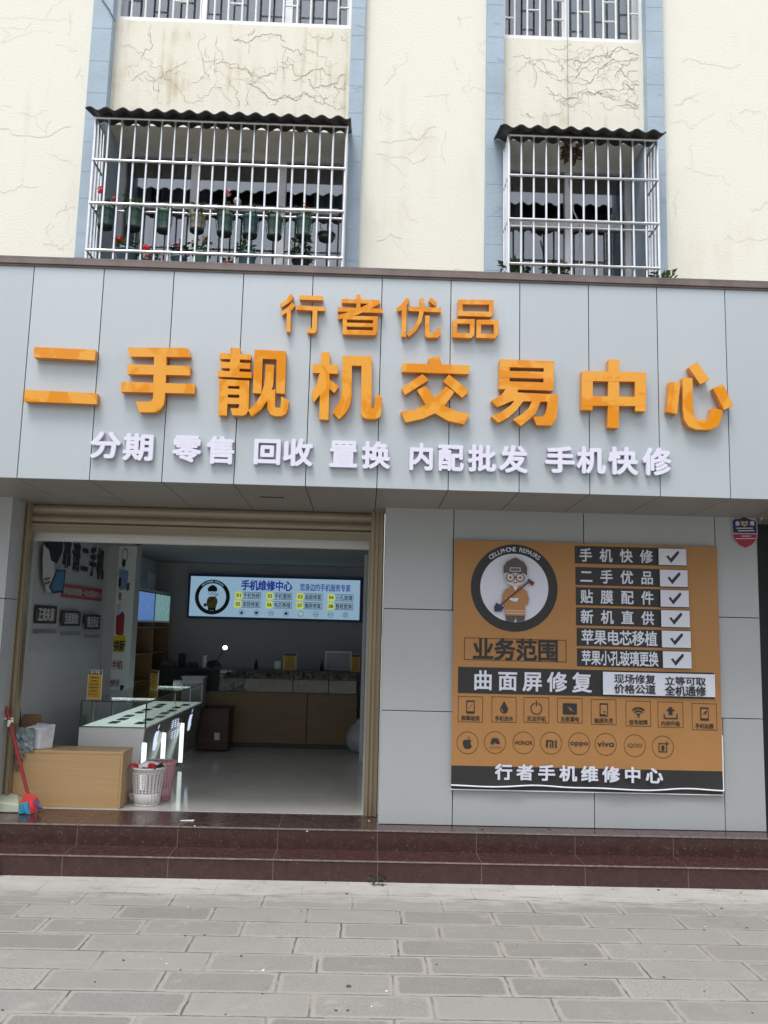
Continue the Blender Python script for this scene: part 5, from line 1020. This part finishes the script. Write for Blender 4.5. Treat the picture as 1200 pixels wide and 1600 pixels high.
p, q = PY(549, 1022, YC+.1), PY(569.5, 1047, YC+.1); card('yellow notice card at the right end of the back counter by the pale panel', p.x, q.x-.06, YC+.1, zc1+.001, p.z, None, 6, grp=GC)
p, q = PY(508, 1017, YC+.4), PY(549, 1045, YC+.4); t = thing('white_board', ((p.x+q.x)/2, YC+.4, zc1), 'wide pale panel standing at the right end of the back counter', 'panel'); b = MB(); b.box(p.x, q.x, YC+.4, YC+.43, zc1+.001, p.z, 'white'); b.build('panel', t, bevel=.008); b = MB(); b.box(p.x+.02, q.x-.02, YC+.396, YC+.3995, zc1+.02, p.z-.02, 'poster'); b.build('face', t)
b = MB(); p = PY(434, 1040, YC+.25); b.box(p.x-.04, p.x+.04, YC+.22, YC+.28, zc1+.001, zc1+.10, 'white'); tag(b.build('white_box', loc=(p.x, YC+.25, zc1), bevel=.006), 'small white box beside the middle yellow card on the back counter', 'box')
for px, lab in ((400, 'small dark bottle left of the small white box on the back counter'), (503, 'small dark bottle left of the pale panel on the back counter')):
    p = PY(px, 1040, YC+.25); t = thing('bottle', (p.x, YC+.25, zc1), lab, 'bottle', 'dark bottles on the back counter'); b = MB(); b.lathe((p.x, YC+.25, zc1+.001), [(0, 0), (.022, 0), (.022, .07), (.008, .09), (.008, .10)], 'dark', 12); b.build('body', t); b = MB(); b.lathe((p.x, YC+.25, zc1+.10), [(.012, 0), (.012, .02), (0, .022)], 'dark', 12); b.build('cap', t)
# desk lamp
p = PY(352, 1011, YC+.25); q = PY(335, 1035, YC+.25); zl5 = zc1
dl = thing('desk_lamp', (q.x, YC+.25, zl5), 'slim desk lamp with a small glowing white head on the back counter', 'lamp')
b = MB(); b.lathe((q.x, YC+.25, zl5+.001), [(0, 0), (.06, 0), (.06, .012), (.02, .02), (0, .02)], 'dark'); b.build('base', dl)
b = MB(); b.tube([(q.x, YC+.25, zl5+.02), (q.x+.02, YC+.25, q.z), (p.x, YC+.25, p.z)], .006, 'dark'); b.build('arm', dl)
b = MB(); b.lathe((p.x, YC+.235, p.z-.03), [(0, 0), (.018, .004), (.026, .02), (.02, .04), (0, .045)], 'bulb', 14); b.build('lamp_head', dl)
# chair back seen behind the counter
p = PY(334, 1040, YC+.75); ch = thing('office_chair', (p.x, YC+.85, ZL), 'dark round backed chair behind the back counter under the desk lamp', 'chair')
b = MB(); b.lathe((p.x, YC+.85, .72), [(0, 0), (.22, .01), (.24, .05), (.2, .08), (0, .08)], 'dark'); b.build('seat', ch); b = MB(); b.tube([(p.x, YC+.85, ZL+.05), (p.x, YC+.85, .72)], .03, 'dark'); b.build('stem', ch)
b = MB(); n = 16; vs = [(p.x+.10*math.cos(math.pi*2*k/n), YC+.70, p.z-.02+.09*math.sin(math.pi*2*k/n)) for k in range(n)]; b.prism(vs, (0, .05, 0), 'dark'); b.build('backrest', ch, bevel=.015); b = MB(); b.tube([(p.x, YC+.78, .74), (p.x, YC+.76, p.z)], .02, 'dark'); b.build('back_post', ch)
for k in range(5):
    an = k*2*math.pi/5; b = MB(); b.tube([(p.x, YC+.85, ZL+.06), (p.x+.27*math.cos(an), YC+.85+.27*math.sin(an), ZL+.03)], .018, 'dark'); b.build('leg', ch)
for px, w, h, m, lab in ((262, .16, .07, 'p_grey', 'low grey tray at the dim left end of the back counter'), (284, .07, .16, 'p_black', 'upright black tool stand at the dim left end of the back counter'), (300, .12, .05, 'brown', 'flat brown box between the tool stand and the lamp on the back counter'), (319, .03, .15, 'whitetrim', 'slim pale bottle just left of the desk lamp')):
    p = PY(px, 1040, YC+.3); b = MB(); b.box(p.x-w/2, p.x+w/2, YC+.25, YC+.37, zc1+.001, zc1+h, m); t = thing('bench_item', (p.x, YC+.3, zc1), lab, 'box'); b.build('body', t, bevel=.006); b = MB(); b.box(p.x-w*.42, p.x+w*.42, YC+.26, YC+.36, zc1+h+.0005, zc1+h+.008, 'dark'); b.build('lid', t)
b = MB(); b.box(-2.45, gx0-.012, YC+.001, YC+.52, zc0+.001, zc1-.001, 'p_black'); b.build('bench_cabinet', bc)
# pale cabinet block behind the display counter, dark brown cabinet in front of the back counter
p, q = PY(286, 1059, 10.25), PY(318, 1083, 10.25); b = MB(); b.box(p.x, q.x, 10.2, 10.42, ZL+.006, p.z, 'poster'); t = thing('pale_cabinet', ((p.x+q.x)/2, 10.3, ZL), 'pale grey cabinet block at the far end of the display counter', 'cabinet'); b.build('body', t, bevel=.006); b = MB(); b.box(p.x-.01, q.x+.01, 10.19, 10.43, p.z+.001, p.z+.02, 'plaster'); b.build('top', t)
p, q = PY(311, 1108, 10.2), PY(357, 1168, 10.2)
t = thing('brown_cabinet', ((p.x+q.x)/2, 10.3, ZL), 'low dark brown cabinet on the floor in front of the back counter', 'cabinet'); b = MB(); b.box(p.x, q.x, 10.12, 10.48, ZL+.02, p.z, 'brown'); b.build('body', t, bevel=.004)
b = MB(); b.box(p.x-.01, q.x+.01, 10.11, 10.49, p.z+.001, p.z+.02, 'brown'); b.build('top', t, bevel=.003); b = MB(); r = PY(339, 1152, 10.11); b.box(r.x-.03, r.x+.03, 10.108, 10.119, r.z-.03, r.z+.05, 'cardw'); b.build('notice', t)
# pale bag against the right wall
p = PY(558, 1150, 10.3); b = MB(); prof = [(0, 0), (.10, .01), (.15, .08), (.16, .18), (.11, .28), (.05, .33), (.03, .36), (.05, .38)]; b.lathe((p.x+.03, 10.3, ZL+.006), prof, 'bag', 16)
for v in b.v: v += Vector((math.sin(v.z*31+v.y*9)*.010, math.cos(v.z*23+v.x*17)*.010, 0))
tag(b.build('plastic_bag', loc=(p.x, 10.3, ZL+.006)), 'pale tied plastic bag on the floor against the right inner wall', 'bag')
# small pictures on the dim left rear wall
b = MB(); p, q = PX(243, 900, XL), PX(266, 925, XL); b.box(XL+.001, XL+.006, 11.0, 11.45, 1.95, 2.35, 'colw'); t = tag(b.build('poster', loc=(XL, 11.2, 2.1)), 'small pale poster on the dim wall above the far end of the tall cabinet', 'poster')
# ------------------------------------------------------------------ low wooden counter box in the doorway
yw = 6.93; p, q = PY(190, 1170, yw), PY(5, 1262, yw); zt6 = PY(100, 1173, yw).z; x0 = PY(14, 1200, yw).x; x1 = PY(190, 1220, yw).x
lw = thing('counter_box', ((x0+x1)/2, yw+.15, ZL), 'low light oak counter box standing in the left half of the doorway', 'counter')
b = MB(); b.box(x0, x1-.019, yw, yw+.28, ZL+.012, zt6-.022, 'woodh'); b.build('front_board', lw, bevel=.002); b = MB(); b.box(x1-.018, x1, yw-.001, yw+.28, ZL+.012, zt6-.022, 'wood'); b.build('end_board', lw, bevel=.002)
b = MB(); b.box(x0, x1+.002, yw-.003, yw+.285, zt6-.0215, zt6, 'woodh'); b.build('top_board', lw, bevel=.002); b = MB(); b.box(x0, x1-.01, yw+.004, yw+.27, ZL+.005, ZL+.0118, 'edge'); b.build('base_strip', lw)
xl7 = x0
# things on top of it
p, q = PY(24, 1120, 7.1), PY(58, 1147, 7.1); t = thing('cardboard_box', (p.x, 7.12, zt6), 'open brown cardboard box on the left end of the low oak counter box', 'box')
b = MB(); b.box(p.x, q.x, 7.08, 7.2, zt6+.001, p.z-.06, 'card_bd'); b.build('body', t); b = MB(); b.hexa([(p.x, 7.195, p.z-.06), (q.x, 7.195, p.z-.06), (q.x, 7.2, p.z-.06), (p.x, 7.2, p.z-.06)], [(p.x+.01, 7.24, p.z+.01), (q.x-.03, 7.24, p.z+.01), (q.x-.03, 7.245, p.z+.01), (p.x+.01, 7.245, p.z+.01)], 'card_bd'); b.build('flap', t)
def crumple(b, k): 
    for i, v in enumerate(b.v): b.v[i] = v+Vector((random.gauss(0, k), random.gauss(0, k), random.gauss(0, k)))
p, q = PY(42, 1136, 6.96), PY(62, 1170, 6.96); t = thing('wrapped_package', (p.x, 6.98, zt6), 'white package in clear plastic wrap leaning on the low oak counter box', 'package')
b = MB(); b.hexa([(p.x, 6.965, zt6+.001), (q.x-.004, 6.95, zt6+.001), (q.x+.07, 7.04, zt6+.002), (p.x+.06, 7.05, zt6+.002)], [(p.x-.005, 6.96, p.z), (q.x+.006, 6.945, p.z-.01), (q.x+.085, 7.04, p.z+.02), (p.x+.06, 7.05, p.z+.02)], 'wrap'); b.build('package', t, bevel=.006)
b = MB(); nx, nz = 9, 9; r0, r1 = PY(25, 1136, 6.925), PY(52, 1178, 6.925)
b.add([(r0.x+(r1.x-r0.x)*i/nx+random.gauss(0, .004), 6.915+random.gauss(0, .006), r0.z+(r1.z-r0.z)*j/nz*(1 if i < 5 else .92)+random.gauss(0, .004)) for j in range(nz+1) for i in range(nx+1)], [(j*(nx+1)+i, j*(nx+1)+i+1, (j+1)*(nx+1)+i+1, (j+1)*(nx+1)+i) for j in range(nz) for i in range(nx)], 'wrapgrey'); b.build('plastic_sheet', t, solid=.002)
b = MB(); r0, r1 = PY(21, 1178, 6.922), PY(42, 1206, 6.922)
b.add([(r0.x+(r1.x-r0.x)*(i/5)*(1-.12*j)+random.gauss(0, .005), 6.912+random.gauss(0, .006), r0.z+(r1.z-r0.z)*j/5+random.gauss(0, .004)) for j in range(6) for i in range(6)], [(j*6+i, j*6+i+1, (j+1)*6+i+1, (j+1)*6+i) for j in range(5) for i in range(5)], 'filmy'); b.build('hanging_film', t, solid=.002)
p, q = PY(58, 1132, 7.12), PY(82, 1165, 7.12); t = thing('folding_rack', ((p.x+q.x)/2, 7.12, zt6), 'small grey frame standing behind the wrapped package', 'rack')
b = MB(); b.tube([(q.x-.012, 7.12, zt6+.005), (q.x, 7.12, p.z), (p.x, 7.12, p.z+.004)], .007, 'steel2'); b.build('frame', t); b = MB(); b.hexa([(q.x-.035, 7.11, zt6+.001), (q.x-.018, 7.11, zt6+.001), (q.x-.018, 7.13, zt6+.001), (q.x-.035, 7.13, zt6+.001)], [(q.x-.03, 7.11, p.z-.012), (q.x-.012, 7.11, p.z-.012), (q.x-.012, 7.13, p.z-.012), (q.x-.03, 7.13, p.z-.012)], 'dark'); b.build('strap', t)
cable(pts_on([(34, 1060), (31, 1080), (29, 1095), (31, 1110), (32, 1135)], 7.0), .008, 'wire', 'thick black cable hanging beside the left shutter rail')
# ------------------------------------------------------------------ waste baskets
def basket(label, px, y, m, top_r, bot_r, h, group):
    base = PZ(px[0], px[1], ZL+.005); x = base.x; z0 = ZL+.006; y = base.y
    t = thing('waste_basket', (x, y, z0), label, 'basket', group)
    b = MB(); n = 26; rows = 9; hz0, hz1 = h*.33, h*.86; R_ = lambda z: bot_r+(top_r-bot_r)*(z/h)
    P_ = lambda k, z: Vector((x+R_(z)*math.cos(2*math.pi*k/n), y+R_(z)*math.sin(2*math.pi*k/n), z0+z))
    zs5 = [0, .012, hz0]+[hz0+(hz1-hz0)*i/rows for i in range(1, rows+1)]+[h*.9, h]
    for i in range(len(zs5)-1):
        za, zb5 = zs5[i], zs5[i+1]; holes = 2 <= i < 2+rows
        for k in range(n):
            if not holes: b.add([P_(k, za), P_(k+1, za), P_(k+1, zb5), P_(k, zb5)], [(0, 1, 2, 3)], m, True)
            else:
                a, c = .24, .76; o = [P_(k, za), P_(k+1, za), P_(k+1, zb5), P_(k, zb5)]; d = zb5-za
                q = [P_(k+a, za+d*.22), P_(k+c, za+d*.22), P_(k+c, zb5-d*.22), P_(k+a, zb5-d*.22)]
                b.add(o+q, [(0, 1, 5, 4), (1, 2, 6, 5), (2, 3, 7, 6), (3, 0, 4, 7)], m)
    b.add([P_(k, .001) for k in range(n)], [list(range(n))], m); b.build('basket_wall', t, solid=.003)
    b = MB(); r = top_r; b.tube([(x+r*math.cos(2*math.pi*k/24), y+r*math.sin(2*math.pi*k/24), z0+h) for k in range(25)], .009, m, 8); b.build('rim', t)
    return t, x, y, z0
GB = 'waste baskets by the display counter'
t, x, y, z0 = basket('pink basket half hidden behind the white one', (248, 1249), 0, 'pkp', .125, .09, .295, GB)
t, x, y, z0 = basket('white perforated basket with red and white wrappers on top', (229, 1257), 0, 'pkw', .130, .098, .285, GB)
t = thing('wrappers', (x, y, z0+.285), 'red and white crumpled wrappers spilling over the white basket', 'rubbish')
for nm, m, dx, dy, w, d, h in (('white_wrapper', 'bag_w', -.01, -.06, .05, .05, .03), ('red_wrapper', 'bag_r', .045, -.075, .032, .05, .036), ('red_wrapper', 'bag_r', -.1, -.055, .035, .035, .028), ('white_wrapper', 'bag_w', .0, .03, .09, .06, .03), ('dark_wrapper', 'ink', .10, -.03, .02, .03, .025)):
    b = MB(); nx = 6
    b.add([(x+dx+(i/nx-.5)*2*w+random.gauss(0, .005), y+dy+(j/nx-.5)*2*d+random.gauss(0, .005), z0+.292+h*(1-((i/nx-.5)**2+(j/nx-.5)**2)*2.4)+random.gauss(0, .005)) for j in range(nx+1) for i in range(nx+1)], [(j*(nx+1)+i, j*(nx+1)+i+1, (j+1)*(nx+1)+i+1, (j+1)*(nx+1)+i) for j in range(nx) for i in range(nx)], m); b.build(nm, t, solid=.003)
# ------------------------------------------------------------------ broom, dustpan, clip
yb6 = 6.74
h0, h1 = PY(9, 1104, yb6+.06), PY(43, 1239, yb6)
br = thing('broom', (h1.x, yb6, ZL), 'red handled broom with blue and red bristles leaning on the left shutter rail', 'broom')
b = MB(); b.tube([h1, h0], .013, 'red', 10); b.build('handle', br)
q = lambda px, py: PY(px, py, yb6)
b = MB(); pts = [q(41, 1238), q(46, 1240), q(58, 1247), (q(57, 1250)), q(34, 1254), q(33, 1252)]; pts = [Vector((p.x, yb6-.02, p.z)) for p in pts]; b.prism(pts, (0, .045, 0), 'redcap'); b.build('cap', br, bevel=.004)
def bristle(p0, p1, p2, p3, m):
    b = MB(); vs = []; n = 12
    for j in range(5):
        for i in range(n+1):
            t, s_ = i/n, j/4; A = q(*p0).lerp(q(*p1), t); B = q(*p3).lerp(q(*p2), t); c = A.lerp(B, s_)
            vs.append((c.x+random.gauss(0, .001), yb6-.022-.012*s_+(.006 if i % 2 else -.003)*s_, max(c.z+(random.gauss(0, .006) if j == 4 else 0), ZL+.004)))
    b.add(vs, [(j*(n+1)+i, j*(n+1)+i+1, (j+1)*(n+1)+i+1, (j+1)*(n+1)+i) for j in range(4) for i in range(n)], m); b.build('bristles', br, solid=.03)
bristle((34, 1255), (47, 1252), (50, 1270), (33, 1273), 'bris_b'); bristle((47, 1252), (55, 1250), (62, 1267), (50, 1270), 'bris_r'); bristle((55, 1250), (58, 1248), (67, 1262), (62, 1267), 'bris_p')
dp = thing('dustpan', (PY(10, 1265, 6.78).x, 6.78, ZL), 'pale green plastic dustpan on the landing at the left edge', 'dustpan')
r0, r1 = PY(-12, 1273, 6.76), PY(31, 1273, 6.76); zt7 = PY(5, 1250, 6.8).z
b = MB(); z = ZL+.003
b.hexa([(r0.x, 6.74, z), (r1.x, 6.74, z), (r1.x+.01, 6.98, z), (r0.x, 6.98, z)], [(r0.x, 6.745, z+.075), (r1.x-.005, 6.745, z+.055), (r1.x-.08, 6.9, z+.10), (r0.x, 6.9, z+.12)], 'dust'); b.build('pan', dp, bevel=.006)
b = MB(); b.tube([(r0.x+.03, 6.9, z+.11), (r0.x+.02, 6.93, z+.55)], .012, 'dust'); b.build('handle', dp)
cl = thing('broom_clip', (PY(14, 1124, 6.83).x, 6.83, PY(14, 1124, 6.83).z), 'off white plastic clip holding the broom handle to the left shutter rail', 'clip')
b = MB(); p0, p1 = PY(-8, 1121, 6.80), PY(21, 1124, 6.80); b.box(p0.x, p1.x, 6.795, 6.815, p1.z-.002, p1.z+.012, 'clip'); b.build('strap', cl, bevel=.003)
b = MB(); p2 = PY(15, 1131, 6.79); b.box(p2.x-.012, p2.x+.012, 6.775, 6.794, p2.z-.02, p2.z+.03, 'clip'); b.box(p2.x+.0125, p2.x+.03, 6.776, 6.793, p2.z+.012, p2.z+.028, 'clip'); b.build('hook', cl, bevel=.003)
# ------------------------------------------------------------------ scraps, weeds, far planting
b = MB(); p = PZ(199, 1252, ZL+.01); n = 5
b.add([(p.x+(i/n-.5)*.12+random.gauss(0, .01), p.y+(j/n-.5)*.10+random.gauss(0, .01), ZL+.03+random.gauss(0, .014)+.05*(1-abs(i/n-.5)*2)) for j in range(n+1) for i in range(n+1)], [(j*(n+1)+i, j*(n+1)+i+1, (j+1)*(n+1)+i+1, (j+1)*(n+1)+i) for j in range(n) for i in range(n)], 'bag_w'); tag(b.build('crumpled_paper', loc=p, solid=.002), 'crumpled white paper on the floor left of the white basket', 'paper')
b = MB(); p = PZ(174, 1262, ZL+.004); leaf(b, (p.x-.03, p.y, ZL+.008), .09, .022, .2, .05, 'bagg'); leaf(b, (p.x-.01, p.y+.01, ZL+.008), .06, .02, 2.4, .1, 'bagg'); tag(b.build('green_scrap', loc=p, solid=.002), 'small bright green scrap at the foot of the oak counter box', 'scrap')
b = MB(); p = PZ(293, 1283, ZL); b.hexa([(p.x-.05, p.y-.014, ZL+.002), (p.x+.045, p.y-.010, ZL+.002), (p.x+.046, p.y+.014, ZL+.002), (p.x-.048, p.y+.012, ZL+.002)], [(p.x-.05, p.y-.014, ZL+.006), (p.x+.045, p.y-.010, ZL+.004), (p.x+.046, p.y+.014, ZL+.008), (p.x-.048, p.y+.012, ZL+.004)], 'scrap'); tag(b.build('paper_strip', loc=p), 'white paper strip lying on the maroon landing in the doorway', 'paper')
lt_ = MB()
for i in range(70):
    if i < 45: px, py = random.uniform(0, 1200), random.uniform(1385, 1590); z = 0; p = PZ(px, py, .002)
    elif i < 58: px, py = random.uniform(0, 1200), random.uniform(1272, 1292); p = PZ(px, py+px*.018, ZL+.001)
    else: p = Vector((random.uniform(-2.3, 2.8), y0-random.uniform(.01, .12), .002))
    s_ = random.uniform(.003, .007)*(1 if i % 9 else 2.2); a = random.uniform(0, 3)
    d = Vector((math.cos(a), math.sin(a), 0))*s_; e_ = Vector((-d.y, d.x, 0))*.7
    lt_.hexa([p-d-e_, p+d-e_, p+d+e_, p-d+e_], [p-d*.8-e_*.7+Vector((0, 0, s_*.5)), p+d*.8-e_*.7+Vector((0, 0, s_*.6)), p+d*.8+e_*.7+Vector((0, 0, s_*.4)), p-d*.8+e_*.7+Vector((0, 0, s_*.5))], 'scrap' if i % 4 == 0 else 'dried')
tag(lt_.build('litter'), 'tiny paper bits and dry leaves scattered over pavement and steps', 'litter', kind='stuff')
for px, py, lab, n in ((590, 1374, 'small green weed at the middle of the lowest step', 26), (2, 1356, 'weed tuft at the left end of the lowest step', 60)):
    p = PZ(px, py, 0); t = thing('weed', (p.x, y0-.02, 0), lab, 'weed'); b = MB(); foliage(b, (p.x, y0-.025, .004), .05, .03 if n < 30 else .12, n, .035, 'leafd'); b.build('leaves', t); b = MB(); stems(b, (p.x, y0-.02, 0), (p.x+.01, y0-.03, .04)); b.build('stem', t)
hg = MB(); random.seed(5)  # unseen tree line, made tall to block low sky light from the shop
for i in range(9000):
    x = random.uniform(-26, 26); cl_ = math.sin(x*.9)*.6+math.sin(x*.37+2)*1.2; hmax = 10.6+cl_*1.3
    z = hmax*random.random()**.8; L_ = random.uniform(.45, 1.0); leaf(hg, (x, -15-random.uniform(0, 2.5), z), L_, L_*.35, random.uniform(0, 6.28), random.uniform(-.6, 1), 'hedge')
for i in range(2600):
    L_ = random.uniform(.07, .16); leaf(hg, (random.uniform(-7, 7), -8-random.uniform(0, .7), random.uniform(0, .26)), L_, L_*.4, random.uniform(0, 6.28), random.uniform(-.3, 1.2), 'leaf')
tag(hg.build('light_screen_trees'), 'leafy tree line across the street behind the viewer, mirrored in the glass case', 'trees', kind='stuff')
cable(pts_on([(1187, 817), (1189, 811), (1194, 805), (1202, 801), (1215, 799)], YW-.03), .005, 'clip', 'pale wire curling out of the dark gap beside the shield badge')
